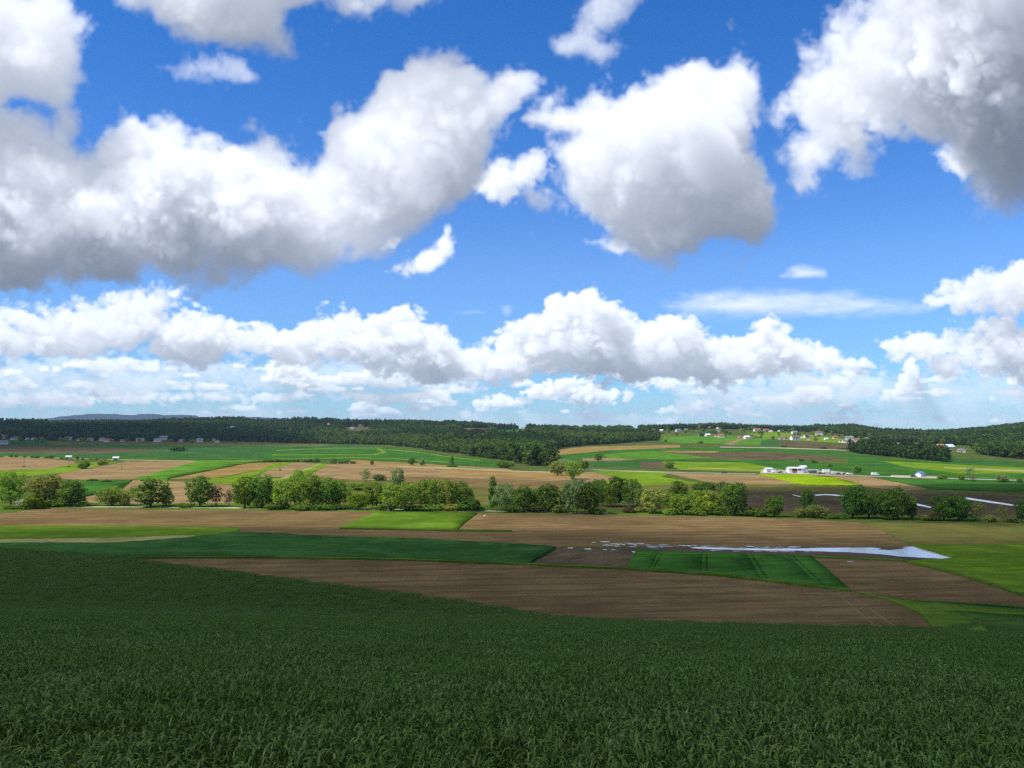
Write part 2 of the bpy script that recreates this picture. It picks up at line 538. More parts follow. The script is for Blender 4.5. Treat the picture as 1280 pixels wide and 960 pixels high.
def pix_ground(px, py, lift=0.0):
    """where the sight line through a photo pixel meets the land"""
    dx, dy, dz = (np.atleast_1d(a) for a in np.broadcast_arrays(*pix_dir(px, py)))
    dx, dz = dx / dy, dz / dy                        # parametrise by depth Y
    t = np.geomspace(1.5, 6000, 500)
    X, Z = dx[:, None] * t, EYE + dz[:, None] * t
    below = Z < ground_z(X, np.broadcast_to(t, X.shape)) + lift
    hit = below.any(1)
    k = np.where(hit, below.argmax(1), 0)
    hi = t[np.maximum(k, 1)]; lo = t[np.maximum(k, 1) - 1]
    for _ in range(24):
        m = (lo + hi) / 2
        b = EYE + dz * m < ground_z(dx * m, m) + lift
        hi = np.where(b, m, hi); lo = np.where(b, lo, m)
    hi = np.where(hit, hi, 2900.0)
    return np.stack([dx * hi, hi], 1)


def at(px, py):
    p = pix_ground(px, py)[0]
    return float(p[0]), float(p[1]), float(ground_z(p[0], p[1]))


# ------------------------------------------------------------------ materials
def new_mat(name):
    m = bpy.data.materials.new(name)
    m.use_nodes = True
    g = NT(m.node_tree)
    out = g.n('ShaderNodeOutputMaterial')
    b = g.n('ShaderNodeBsdfPrincipled')
    g.link(b.outputs[0], out.inputs[0])
    return m, g, b, out


def mat_simple(name, col, rough=0.7, var=0.12, scale=3.0, metal=0.0, spec=0.3):
    m, g, b, out = new_mat(name)
    tc = g.n('ShaderNodeTexCoord')
    n = g.noise(tc.outputs['Object'], scale, 4)
    c = g.mix(g.ramp(n, 0.3, 0.7), [v * (1 - var) for v in col], [min(1, v * (1 + var)) for v in col])
    g.link(c, b.inputs['Base Color'])
    b.inputs['Roughness'].default_value = rough
    b.inputs['Metallic'].default_value = metal
    b.inputs['Specular IOR Level'].default_value = spec
    return m


def mat_field(name, c1, c2, kind='crop', ang=0.0, c3=None, period=0.0, line=0.35, rough=0.9):
    """farmland seen from afar: two or three colours broken by noise at several sizes, with drill rows or furrows along one direction"""
    m, g, b, out = new_mat(name)
    geo = g.n('ShaderNodeNewGeometry')
    mp = g.n('ShaderNodeMapping')
    mp.inputs['Rotation'].default_value = (0, 0, -ang)
    g.link(geo.outputs['Position'], mp.inputs['Vector'])
    st = g.n('ShaderNodeMapping')
    st.inputs['Scale'].default_value = (0.12, 1.0, 1.0)
    g.link(mp.outputs[0], st.inputs['Vector'])
    big = g.noise(mp.outputs[0], 0.022, 4, 0.6)
    stre = g.noise(st.outputs[0], 0.55, 4, 0.6)
    fine = g.noise(geo.outputs['Position'], 1.7, 5, 0.72)
    v = g.math('ADD', g.math('MULTIPLY', big, 0.55), g.math('MULTIPLY', stre, 0.45))
    col = g.mix(g.ramp(v, 0.42, 0.58), [c * 0.90 for c in c1], [c * 1.08 for c in c2])
    patchy = g.noise(mp.outputs[0], 0.075, 5, 0.7)
    if c3 is not None:
        col = g.mix(g.ramp(g.noise(mp.outputs[0], 0.05, 5, 0.65), 0.54, 0.70), col, c3)
    k = g.math('ADD', g.math('MULTIPLY', fine, 1.1 if kind == 'plough' else 0.9), 0.45 if kind == 'plough' else 0.55)
    k = g.math('MULTIPLY', k, g.math('ADD', 0.48, g.math('MULTIPLY', patchy, 1.04)))
    cmb = g.n('ShaderNodeCombineColor')
    for i in range(3):
        g.link(k, cmb.inputs[i])
    col = g.mix(1.0, col, cmb.outputs[0], 'MULTIPLY')
    height = fine
    if period:
        sp = g.n('ShaderNodeSeparateXYZ')
        g.link(mp.outputs[0], sp.inputs[0])
        w = g.math('SINE', g.math('ADD', g.math('MULTIPLY', sp.outputs[1], 2 * math.pi / period), g.math('MULTIPLY', big, 2.0)))
        w = g.math('MULTIPLY', g.math('ADD', w, 1.0), 0.5)
        w = g.math('POWER', w, 3.0)
        col = g.mix(g.math('MULTIPLY', w, line), col, [c * 0.62 for c in c1])
        height = g.math('ADD', fine, g.math('MULTIPLY', w, -0.6))
    g.link(col, b.inputs['Base Color'])
    b.inputs['Roughness'].default_value = rough
    b.inputs['Specular IOR Level'].default_value = 0.0
    bp = g.n('ShaderNodeBump')
    bp.inputs['Strength'].default_value = 0.55
    bp.inputs['Distance'].default_value = 0.35 if kind == 'plough' else 0.25
    g.link(height, bp.inputs['Height'])
    g.link(bp.outputs[0], b.inputs['Normal'])
    return m


BROWN = mat_field('ploughed_soil', (0.130, 0.088, 0.038), (0.162, 0.110, 0.048), 'plough', 0.12, (0.108, 0.076, 0.034), 8.0, 0.42)
BROWN2 = mat_field('ploughed_soil_fine', (0.134, 0.092, 0.038), (0.160, 0.110, 0.046), 'plough', 0.05, (0.112, 0.080, 0.032), 9.0, 0.36)
DARKSOIL = mat_field('wet_dark_soil', (0.082, 0.064, 0.034), (0.112, 0.084, 0.044), 'plough', 0.9, (0.064, 0.058, 0.028), 2.2, 0.35, 0.75)
TAN = mat_field('dry_tilled_soil', (0.205, 0.138, 0.062), (0.245, 0.168, 0.078), 'plough', 0.1, (0.172, 0.126, 0.055), 6.0, 0.15)
TANY = mat_field('stubble_with_young_shoots', (0.215, 0.140, 0.046), (0.252, 0.164, 0.054), 'plough', 0.02, (0.165, 0.140, 0.040), 5.0, 0.2)
GREEN = mat_field('green_cereal', (0.030, 0.096, 0.014), (0.044, 0.124, 0.019), 'crop', 0.1, (0.026, 0.082, 0.014), 3.0, 0.2)
DGREEN = mat_field('dark_green_cereal', (0.028, 0.084, 0.018), (0.040, 0.106, 0.024), 'crop', 0.05, (0.024, 0.070, 0.017), 4.0, 0.25)
BGREEN = mat_field('bright_green_crop', (0.062, 0.158, 0.014), (0.082, 0.188, 0.018), 'crop', 0.1, (0.052, 0.136, 0.014), 4.0, 0.15)
YGREEN = mat_field('yellow_green_meadow', (0.098, 0.172, 0.010), (0.132, 0.208, 0.014), 'crop', 0.0, (0.114, 0.162, 0.018), 0)
LIME = mat_field('flowering_lime_green_crop', (0.165, 0.262, 0.006), (0.200, 0.292, 0.008), 'crop', 0.2, (0.140, 0.236, 0.008), 0)
GRASS = mat_field('rough_grass', (0.056, 0.106, 0.012), (0.084, 0.132, 0.018), 'crop', 0.0, (0.100, 0.112, 0.026), 0)
OLIVE = mat_field('thin_olive_growth', (0.092, 0.096, 0.024), (0.120, 0.110, 0.030), 'crop', 0.05, (0.074, 0.090, 0.020), 3.2, 0.25)
PALE = mat_field('pale_dry_grass', (0.235, 0.215, 0.075), (0.275, 0.250, 0.095), 'crop', 0.0, (0.190, 0.205, 0.055), 0)
LAND = mat_field('farmland', (0.056, 0.088, 0.018), (0.080, 0.102, 0.024), 'crop', 0.1, (0.068, 0.076, 0.024), 9.0, 0.3)
CROPFAR = mat_field('far_side_of_the_slope_crop', (0.034, 0.076, 0.014), (0.046, 0.094, 0.018), 'crop', 0.4, (0.040, 0.078, 0.012), 0)
MEADOW = mat_field('meadow_grass', (0.066, 0.128, 0.010), (0.090, 0.156, 0.014), 'crop', 0.0, (0.080, 0.118, 0.016), 0)
TRACK = mat_field('pale_gravel', (0.31, 0.285, 0.215), (0.38, 0.35, 0.27), 'plough', 0.0, (0.24, 0.235, 0.15), 0)
ASPHALT = mat_field('pale_asphalt', (0.26, 0.25, 0.21), (0.32, 0.305, 0.26), 'plough', 0.0, None, 0)
FOREST_FLOOR = mat_field('forest_floor', (0.020, 0.034, 0.014), (0.030, 0.046, 0.018), 'crop', 0.0, None, 0)
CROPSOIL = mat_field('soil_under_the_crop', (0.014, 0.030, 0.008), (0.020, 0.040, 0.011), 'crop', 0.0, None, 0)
MUD = mat_field('wet_mud', (0.070, 0.056, 0.040), (0.090, 0.070, 0.048), 'plough', 0.1, (0.055, 0.062, 0.030), 2.0, 0.2, 0.5)
MOUNTAIN = mat_field('far_wooded_mountain', (0.010, 0.018, 0.016), (0.014, 0.024, 0.020), 'crop', 0.0, None, 0)

# ------------------------------------------------------------------ fields, drawn in painter's order (photo pixels, cast onto the land)
# name, label, category, material, crop height (m), outline
F = []


def field(name, label, mat, pts, h=0.0, cat='field'):
    F.append((name, label, cat, mat, h, pts))


# beyond the trees, left
field('cereal_field', 'dark green field below the village on the far left', DGREEN, [(-200,553),(0,553),(320,555),(420,558),(330,572),(150,574),(0,570),(-200,567)])
field('ploughed_field', 'dull brown strip in the shaded far left fields', DARKSOIL, [(-200,556),(0,556.5),(110,559),(215,563),(120,567),(0,566),(-200,564)])
field('cereal_field', 'dark green striped field right of the lone dark bush on the far left', DGREEN, [(225,558),(440,557),(480,559),(440,566),(330,571),(180,572),(200,566)])
field('meadow', 'olive meadow strip below the far village houses', OLIVE, [(60,552),(250,552.5),(420,556),(400,558),(200,557),(60,556)])
field('cereal_field', 'broad mid green field curving below the middle forest', GREEN, [(330,566),(420,561),(480,559.5),(520,563),(560,569),(640,578),(630,583),(560,579),(470,574),(330,573)])
field('cereal_field', 'thin dark green strip along the lower edge of the curving green field', DGREEN, [(330,573),(470,574),(560,579),(630,583),(625,585),(560,581.5),(470,577),(330,576),(200,576),(200,574)])
field('meadow', 'pale curved line across the broad green field', YGREEN, [(345,562.6),(420,559.8),(478,559.6),(478,560.3),(420,560.6),(345,563.4)], cat='field strip')
field('meadow', 'pale line crossing the middle of the broad green field', YGREEN, [(340,568.2),(400,568.0),(465,567.8),(478,565),(470,561),(476,561),(484,565),(470,568.6),(400,568.9),(340,569.1)], cat='field strip')
field('meadow', 'pale stripe bending down along the right part of the curving green field', YGREEN, [(484,561.5),(520,564.5),(560,570.5),(600,575),(600,575.9),(560,571.4),(520,565.4),(484,562.4)], cat='field strip')
field('meadow', 'pale stripe near the lower edge of the curving green field', YGREEN, [(340,573.5),(440,571.4),(500,573.2),(560,577.4),(560,578.3),(500,574.1),(440,572.3),(340,574.4)], cat='field strip')
field('farm_track', 'pale farm track along the top of the left tan fields', PALE, [(-200,568.2),(0,570),(60,571.7),(150,574.3),(255,576),(255,576.8),(150,575.2),(60,572.5),(0,570.8),(-200,569)], cat='track')
field('tilled_field', 'tan tilled field at the left edge beyond the trees', TAN, [(-200,570),(0,571.5),(60,573),(95,577),(88,584),(60,586),(0,588),(-200,592)])
field('meadow', 'yellow green grass strip under the left tan field', YGREEN, [(-200,592),(0,588),(60,586),(100,578),(150,577),(80,591),(0,598),(-200,603)])
field('tilled_field', 'tan tilled field between two green strips left of centre', TAN, [(158,577),(250,576),(235,580),(166,599),(105,600),(58,597),(80,591)])
field('cereal_field', 'bright green diagonal strip left of centre', BGREEN, [(250,576),(350,574.5),(310,579),(212,598),(200,612),(118,612),(166,599),(235,580)], 0.4)
field('tilled_field', 'tan field wedge right of the green diagonal strip', TANY, [(310,579),(360,577.5),(345,584),(270,597),(212,599)])
field('meadow', 'yellow green wedge right of the tan wedge', YGREEN, [(345,579),(372,577.5),(330,590),(300,599),(268,599),(322,588)])
field('tilled_field', 'tan patch with a pole above the dense trees', TAN, [(372,577.5),(398,579.5),(360,596),(318,597),(330,590)])
field('meadow', 'yellow green diagonal strip running down into the trees', YGREEN, [(396,579),(412,580),(382,594),(372,602),(336,602),(356,596)])
field('meadow', 'pale yellow line inside the diagonal green strip', PALE, [(398,579.5),(402,579.8),(358,598),(350,598)], cat='field strip')
field('tilled_field', 'large tan field above the middle trees', TAN, [(412,580),(440,577),(500,583),(640,588),(705,591),(716,600),(640,602),(560,600),(490,600),(440,600),(384,595)])
field('tilled_field', 'narrow tan field under the curving green field', TANY, [(438,574.5),(480,577),(560,581.5),(630,585.5),(640,587.5),(560,583.5),(500,583),(440,578)])
field('meadow', 'golden strip of dry grass along the middle track', PALE, [(470,581.5),(560,583.8),(640,587.6),(640,588.4),(560,584.9),(470,582.4)], cat='field strip')
field('farm_track', 'pale track running across the valley middle', TRACK, [(498,583.2),(560,585),(640,588.4),(705,590.2),(705,590.9),(640,589.2),(560,585.7),(498,583.9)], cat='track')
field('stubble_field', 'golden brown stubble below the middle track', TANY, [(540,585.8),(640,589.4),(706,591),(716,598),(640,596),(560,593)])
field('ploughed_field', 'dull brown ploughed band just behind the middle trees', BROWN2, [(490,595),(640,599),(716,602),(716,608),(640,616),(500,610)])
field('cereal_field', 'olive green field behind the middle row of trees', OLIVE, [(384,595),(440,600),(500,603),(640,612),(720,606),(780,620),(640,632),(500,632),(330,630),(330,602)])
field('cereal_field', 'small dark green field between the left trees', GREEN, [(104,602),(166,600),(150,613),(104,622)], 0.5)
field('tilled_field', 'tan patch between the left trees', TAN, [(150,613),(166,600),(250,603),(292,606),(292,630),(210,630),(110,628),(106,621)])
field('meadow', 'small yellow green patch behind the trees left of centre', YGREEN, [(250,597),(350,598),(336,604),(300,606),(250,603)])
# beyond the trees, centre and right
field('tilled_field', 'sunlit tan field wedge against the middle forest', TANY, [(679,566),(700,562),(730,558.5),(850,556),(850,559.5),(760,563),(700,568.5),(681,570)])
field('cereal_field', 'green field under the tan wedge by the forest', GREEN, [(681,570),(700,568.5),(760,563),(850,559.5),(980,558),(980,563),(850,566),(760,572),(690,579)])
field('cereal_field', 'bright green field left of the brown band in the middle distance', BGREEN, [(756,568),(800,564.5),(850,564),(905,571),(850,574),(760,573)])
field('ploughed_field', 'brown band fading into the green in the middle distance', DARKSOIL, [(820,564),(880,565),(980,566),(1060,571),(1030,576),(920,574),(870,570)])
field('tilled_field', 'thin tan strip above the brown band', TANY, [(826,563.4),(900,564),(892,566),(850,566)])
field('tilled_field', 'small tan strip beside the lone dark tree', TAN, [(728,573),(760,572.5),(800,574.5),(760,577),(728,576)])
field('cereal_field', 'dark green field below the lone dark tree', DGREEN, [(735,577),(800,574.5),(850,574),(1000,576),(1000,580),(850,577),(826,585),(740,584)])
field('ploughed_field', 'grey brown wedge left of the lone round tree', DARKSOIL, [(800,577),(826,577),(846,585),(800,585)])
field('meadow', 'striped yellow green meadow right of the lone round tree', YGREEN, [(826,577),(850,577),(930,578),(985,588),(960,590),(850,587),(840,583)])
field('meadow', 'pale stripe in the yellow green meadow', PALE, [(860,584.2),(920,586),(985,589),(985,590),(920,587),(860,585)], cat='field strip')
field('cereal_field', 'dark green wedge right of the striped meadow', GREEN, [(910,575),(1000,576),(1060,582),(1060,589),(985,588.4),(930,578)])
field('meadow', 'yellow green meadow left of the pale valley road', YGREEN, [(716,590),(800,588),(840,590),(826,596),(880,604),(800,607),(740,604)])
field('tilled_field', 'tan field below the pale valley road', TAN, [(716,592),(738,590),(775,598),(740,604),(722,601)])
field('tilled_field', 'long tan field below the road right of centre', TAN, [(830,591),(960,594),(996,605),(930,606),(880,602)])
field('meadow', 'dull olive band behind the right trees', OLIVE, [(880,604),(996,606),(1080,608),(1160,612),(1320,616),(1320,621),(1160,618),(930,612),(800,610),(800,607)])
field('rapeseed_field', 'brilliant lime green field below the white farm yard', LIME, [(944,592.5),(1010,594),(1036,596),(1082,607),(1010,607),(996,605)], 0.5)
field('tilled_field', 'tan wedge right of the lime green field', TAN, [(1030,594.5),(1090,596.5),(1160,611),(1130,613),(1082,608),(1062,602)])
field('cereal_field', 'green field along the road at the right edge', GREEN, [(1090,596.5),(1160,599),(1320,604),(1320,616),(1170,612)], 0.4)
field('cereal_field', 'broad green slope above the white farm yard', GREEN, [(960,560),(1060,566),(1120,574),(1320,584),(1320,602),(1160,598),(1000,590),(960,588),(1060,583),(1060,572),(980,566)])
field('meadow', 'sunlit yellow green stripe across the right slope', YGREEN, [(1100,576),(1180,580),(1320,586),(1320,592),(1200,592),(1130,583)])
field('meadow', 'pale green stripe across the right slope', PALE, [(1180,583.6),(1260,587),(1320,588.5),(1320,590),(1250,589),(1180,585)], cat='field strip')
field('cereal_field', 'dark green field foot of the right hill', DGREEN, [(1180,572),(1320,580),(1320,585),(1180,579)])
field('farm_track', 'pale strip under the brown slope right of centre', TRACK, [(900,558.4),(960,559),(1060,562.4),(1060,563.2),(960,559.9),(900,559.2)], cat='track')
# the far slope with the hamlet, right of centre
field('meadow', 'bright green meadow on the slope below the hamlet', BGREEN, [(822,551),(826,546),(860,544.5),(900,544.5),(942,545),(922,549),(905,554),(850,554)])
field('tilled_field', 'tan wedge beside the hamlet meadow', TAN, [(922,549),(944,546),(928,551),(914,556),(904,555)])
field('meadow', 'green meadow right of the tan wedge on the hamlet slope', BGREEN, [(928,550),(960,547),(958,552),(950,557),(914,556)])
field('cereal_field', 'blue green patch under the hamlet slope', DGREEN, [(952,551),(972,549),(974,557),(950,557.5)])
field('meadow', 'yellow green meadow round the white hamlet houses', YGREEN, [(934,542),(960,540),(1000,542),(1062,549),(1060,554),(1000,551),(956,548)])
field('ploughed_field', 'dull brown slope above the pale strip', DARKSOIL, [(974,551),(1000,552),(1062,557),(1064,562),(1000,559),(974,557.6)])
field('tilled_field', 'tan slope beside the right hand copse', TAN, [(1062,551),(1094,551),(1140,555),(1178,561),(1182,566),(1120,561),(1064,557)])
field('cereal_field', 'olive slope on the hill behind the hamlet', OLIVE, [(790,541),(830,541),(850,545),(826,546),(790,543)])
field('tilled_field', 'pale clearing strip in the right hand forest', TANY, [(1232,561),(1264,559),(1320,562),(1320,566),(1262,564),(1234,563)])
field('farm_track', 'pale lane down from the hamlet to the copse', TRACK, [(1050,552),(1072,554),(1092,557.5),(1088,558.4),(1066,555),(1048,553)], cat='track')
CLEARINGS = [[(424,534.2),(462,533.8),(468,538),(440,538.6)], [(562,535),(612,534.8),(614,538.6),(580,538.2)], [(616,538),(660,536.5),(656,541),(624,543)]]
field('ploughed_field', 'reddish brown clearing on the dark left skyline ridge', DARKSOIL, CLEARINGS[0])
field('ploughed_field', 'reddish brown clearing on the ridge above the middle forest', DARKSOIL, CLEARINGS[1])
field('cereal_field', 'small green clearing high in the middle forest', GREEN, CLEARINGS[2])
# road
field('valley_road', 'pale asphalt road along the valley to the farm yard', ASPHALT, [(704,585.4),(800,588.8),(880,590.8),(960,592.4),(1050,593.6),(1110,595.4),(1180,597.4),(1320,601),(1320,601.9),(1180,598.3),(1110,596.3),(1050,594.5),(960,593.2),(880,591.6),(800,589.6),(704,586.2)], cat='road')
field('farm_yard', 'pale gravel yard around the white farm buildings', TRACK, [(952,587),(1040,588.5),(1066,591.5),(1066,593.4),(1000,592.6),(950,591.6)], cat='yard')
field('gravel_strip', 'pale gravel lot under the blue roofed shed', TRACK, [(1114,594),(1135,594.5),(1180,595.5),(1172,598.2),(1130,597.4),(1112,596.2)], cat='lot')
# wet fields on the right, in front of the tree row
field('ploughed_field', 'wet dark field behind the right hand trees', DARKSOIL, [(900,611),(960,613),(1320,621),(1320,650),(1150,648),(960,642),(920,632)])
field('ploughed_field', 'brown field between the trees right of centre', BROWN2, [(744,632),(800,630),(860,634),(860,641),(744,639)])
# verge and track under the trees
field('meadow', 'grass verge along the foot of the tree row', GRASS, [(-200,631),(0,630),(300,629),(640,633),(960,640),(1320,649),(1320,654),(960,646.5),(600,641),(60,635),(0,641),(-200,652)], cat='verge')
field('farm_track', 'pale track at the foot of the tree row', TRACK, [(60,632.6),(210,633.2),(300,634.2),(460,636),(640,638.4),(760,640.6),(760,641.8),(640,639.6),(460,637.2),(300,635.4),(210,634.4),(60,633.8)], cat='track')
# this side of the trees
field('ploughed_field', 'sunlit brown field in front of the left trees', BROWN2, [(-200,654),(0,641.5),(60,635.5),(470,640),(425,660),(570,664),(690,684),(560,677),(420,672),(300,666),(300,659),(120,657),(-200,658)])
field('meadow', 'green grass patch in the brown fields below the middle trees', MEADOW, [(470,640),(597,641.3),(570,663),(500,662),(424,660.5)], 0.3)
field('ploughed_field', 'long brown field with the flooded lower edge', BROWN, [(597,641.3),(960,647),(1072,653),(1100,662),(1142,684),(900,684),(760,683),(690,684),(570,664)])
field('stubble_field', 'dull brown strip at the right edge below the trees', OLIVE, [(1072,653),(1320,655),(1320,683),(1142,682),(1100,662)])
field('meadow', 'yellow green meadow wedge at the left edge', MEADOW, [(-200,658),(120,657),(300,659.5),(292,666),(240,671),(150,674),(0,676),(-200,676)])
field('meadow', 'pale dry strip under the left meadow wedge', PALE, [(-200,673),(0,674),(150,672),(245,669),(232,674),(130,681),(-200,681)])
field('cereal_field', 'long dark green strip across the left and middle', DGREEN, [(-200,681),(60,680.5),(130,681),(232,674),(292,666.5),(420,672),(560,677),(696,685),(660,706.5),(500,700.5),(330,697.5),(160,698.5),(130,696.5),(0,687),(-200,687)], 0.6)
field('ploughed_field', 'big brown field in front of our slope', BROWN, [(160,698.5),(330,697.5),(500,700.5),(660,706.5),(784,712),(900,720),(1062,739),(1110,748),(1150,768),(1175,792),(900,792),(740,784),(500,748),(300,717)])
field('mud_strip', 'muddy strip along the flood water', MUD, [(690,684),(1142,684),(1200,690),(1196,700),(1135,702),(1015,697),(795,690),(698,686)], cat='mud')
field('ploughed_field', 'dark wet ploughed patch left of the tramlined crop', DARKSOIL, [(696,685),(795,690),(784,712),(660,706.5)])
field('cereal_field', 'green crop with wheel tracks below the flood', GREEN, [(795,690),(1015,697),(1062,739),(900,720),(784,712)], 0.6)
field('ploughed_field', 'dark brown field right of the tramlined crop', BROWN, [(1015,697),(1135,702),(1200,719),(1280,745),(1330,760),(1290,759),(1160,753),(1108,748),(1062,739)])
field('meadow', 'bright green meadow at the right edge beyond the flood', MEADOW, [(1142,683),(1320,682),(1340,770),(1280,745),(1200,719),(1134,702),(1196,699)], 0.4)
field('ploughed_field', 'thin brown strip behind the ditch on the right', BROWN2, [(1160,754),(1280,762),(1340,768),(1340,776),(1280,771),(1190,764)])
field('meadow', 'rough grassy bank right of the big brown field', GRASS, [(1062,739.5),(1110,748.5),(1160,753.5),(1340,769),(1340,774),(1190,765),(1225,778),(1245,800),(1175,795),(1150,768),(1112,751)], 0.3, cat='bank')
field('cereal_field', 'blue green crop on the far right of our slope', CROPFAR, [(1190,765),(1280,772),(1340,777),(1400,830),(1245,800),(1225,778)], 0.3)
field('grass_verge', 'narrow rank grass edge along the top of the big brown field', GRASS, [(160,697.8),(330,696.9),(500,699.9),(660,706),(784,711.6),(900,719.5),(1062,738.6),(1062,739.9),(900,720.9),(784,712.9),(660,707.2),(500,701.1),(330,698.1),(160,699)], 0.55, 'verge')
field('grass_verge', 'dark overgrown ditch edge on the right below the bright meadow', DGREEN, [(1150,752.4),(1200,754.6),(1280,760),(1340,766),(1340,767.4),(1280,761.4),(1200,756),(1150,753.6)], 0.35, 'verge')
field('grass_verge', 'tufty dark edge under the green patch below the middle trees', GRASS, [(424,660.2),(500,661.8),(570,663),(640,664.2),(640,665),(570,664.4),(500,663),(424,661.4)], 0.5, 'verge')
field('grass_verge', 'dark green grass edge between the flood and the tramlined crop', GRASS, [(795,689.2),(900,692.2),(1015,696.2),(1135,701),(1135,702.2),(1015,697.4),(900,693.4),(795,690.4)], 0.4, 'verge')
field('grass_verge', 'grassy edge under the bright right hand meadow', GRASS, [(1132,702),(1200,718),(1280,744),(1340,762),(1340,764),(1280,746),(1200,720),(1132,703.4)], 0.5, 'verge')
for k, (u0, u1) in enumerate(((1046, 1097), (1060, 1122))):
    field('wheel_track', 'pale tractor line on the right part of the big brown field', TAN, [(u0-.3,741+k),(u0+.3,741+k),(u1+.7,785),(u1-.7,785)], 0.0, 'track')
for a, bq in (((823,692.5),(812,713.5)), ((828,692.7),(817,713.9)), ((878,693.2),(876,717)), ((884,693.4),(884,717.8)), ((934,694.6),(950,725)), ((940,694.8),(960,726.3)), ((985,696.2),(1022,733.5)), ((991,696.4),(1031,734.8))):
    field('wheel_track', 'dark wheel tracks through the crop below the flood', CROPSOIL, [(a[0]-.25,a[1]),(a[0]+.25,a[1]),(bq[0]+.35,bq[1]),(bq[0]-.35,bq[1])], 0.0, 'track')

# ------------------------------------------------------------------ the land, cut into its fields
def densify(pts, step=22.0):
    out = []
    n = len(pts)
    for i in range(n):
        a, b = np.array(pts[i], float), np.array(pts[(i + 1) % n], float)
        k = max(1, int(np.hypot(*(b - a)) / step))
        for j in range(k):
            out.append(a + (b - a) * j / k)
    return np.array(out)


def crop_outline():
    px = [(-420, 684), (-200, 686.5), (0, 687), (130, 696.5), (300, 717), (500, 743), (640, 763), (740, 777), (900, 782), (1050, 786), (1175, 788.5), (1225, 781), (1245, 796), (1400, 822), (1600, 860)]
    g = [tuple(p) for p in pix_ground([p[0] for p in px], [p[1] for p in px])]
    return g


NEAR_CROP = crop_outline() + [(40, -20), (-40, -20), (-70, 10)]


def in_poly(P, x, y):
    p = np.array(P); q = np.roll(p, -1, 0)
    ins = np.zeros(np.shape(x), bool)
    for (ax, ay), (bx, by) in zip(p, q):
        if ay != by:
            ins ^= ((ay > y) != (by > y)) & (x < (bx - ax) * (y - ay) / (by - ay) + ax)
    return ins


def build_land():
    V, E, FC = [], [], []
    rings = np.concatenate([np.geomspace(4, 300, 56), np.geomspace(312, 4200, 70), np.geomspace(4600, 19500, 14)])
    front = np.radians(np.linspace(-52, 52, 66))
    back = np.radians(np.linspace(60, 300, 25))
    for i, r in enumerate(rings):
        for j, a in enumerate(front):
            V.append((r * math.sin(a + 0.004 * (i % 2)), r * math.cos(a + 0.004 * (i % 2))))
        for a in back[::1 if r < 100 or i % 3 == 0 else 2]:
            V.append((r * math.sin(a), r * math.cos(a)))
    V.append((0.0, 0.0))
    outlines = [NEAR_CROP]
    for (name, label, cat, mat, h, pts) in F:
        d = densify(pts, 9.0)
        if cat == 'field':                              # no plough or drill runs quite straight
            d += RNG.normal(0, 1, d.shape) * np.clip((d[:, 1:2] - 548) / 150, 0.05, 0.5) * [0.9, 0.5]
        outlines.append([tuple(p) for p in pix_ground(d[:, 0], d[:, 1])])
    for o in outlines:
        i0 = len(V)
        V.extend(o)
        n = len(o)
        E.extend((i0 + i, i0 + (i + 1) % n) for i in range(n))
    vv, ee, ff, ov, oe, of = delaunay_2d_cdt([Vector(v) for v in V], E, [], 0, 1e-3, False)
    xy = np.array([(v.x, v.y) for v in vv])
    z = ground_z(xy[:, 0], xy[:, 1])
    tri = np.array([list(f) for f in ff])
    cen = xy[tri].mean(1)
    owner = np.full(len(tri), -1)
    for k, o in enumerate(outlines):
        p = np.array(o)
        near = np.nonzero((cen >= p.min(0)).all(1) & (cen <= p.max(0)).all(1))[0]
        owner[near[in_poly(o, cen[near, 0], cen[near, 1])]] = k
    specs = [('farmland', None, None, LAND, 0.0), ('crop_soil', None, None, CROPSOIL, 0.0)] + [(n, l, c, m, h) for (n, l, c, m, h, p) in F]
    for k, (name, label, cat, mat, h) in enumerate(specs):
        idx = np.nonzero(owner == k - 1)[0]
        if not len(idx):
            print('empty field', name, label)
            continue
        remap, verts, faces, cnt = {}, [], [], {}
        for t in idx:
            f = list(ff[t])
            a, b, c = xy[f[0]], xy[f[1]], xy[f[2]]
            if (b[0] - a[0]) * (c[1] - a[1]) - (b[1] - a[1]) * (c[0] - a[0]) < 0:
                f.reverse()
            nf = []
            for v in f:
                if v not in remap:
                    remap[v] = len(verts)
                    verts.append((xy[v, 0], xy[v, 1], z[v] + h))
                nf.append(remap[v])
            faces.append(nf)
            for q in range(3):
                e = (f[q], f[(q + 1) % 3])
                cnt[e] = cnt.get(e, 0) + 1
        nsurf = len(faces)
        if h > 0:                                      # the standing edge of the crop
            low = {}
            for (a, b) in list(cnt):
                if (b, a) not in cnt:
                    for v in (a, b):
                        if v not in low:
                            low[v] = len(verts)
                            verts.append((xy[v, 0], xy[v, 1], z[v] - 0.15))
                    faces.append([remap[a], low[a], low[b], remap[b]])
        o = mesh_obj(name, verts, faces, mat)
        sm = np.zeros(len(faces), bool); sm[:nsurf] = True
        o.data.polygons.foreach_set('use_smooth', sm)
        tag(o, label, cat, kind='structure')
        if name == 'wheel_track':
            o['group'] = 'wheel tracks in the green crop' if 'crop' in label else 'tractor lines on the brown field'
        if k == 0:
            tag(o, 'open farmland and hills of the valley between the fields', 'land')
        if k == 1:
            tag(o, 'dark soil beneath the tall green crop of our slope', 'soil')


build_land()
print('land', round(time.time() - T0, 1))


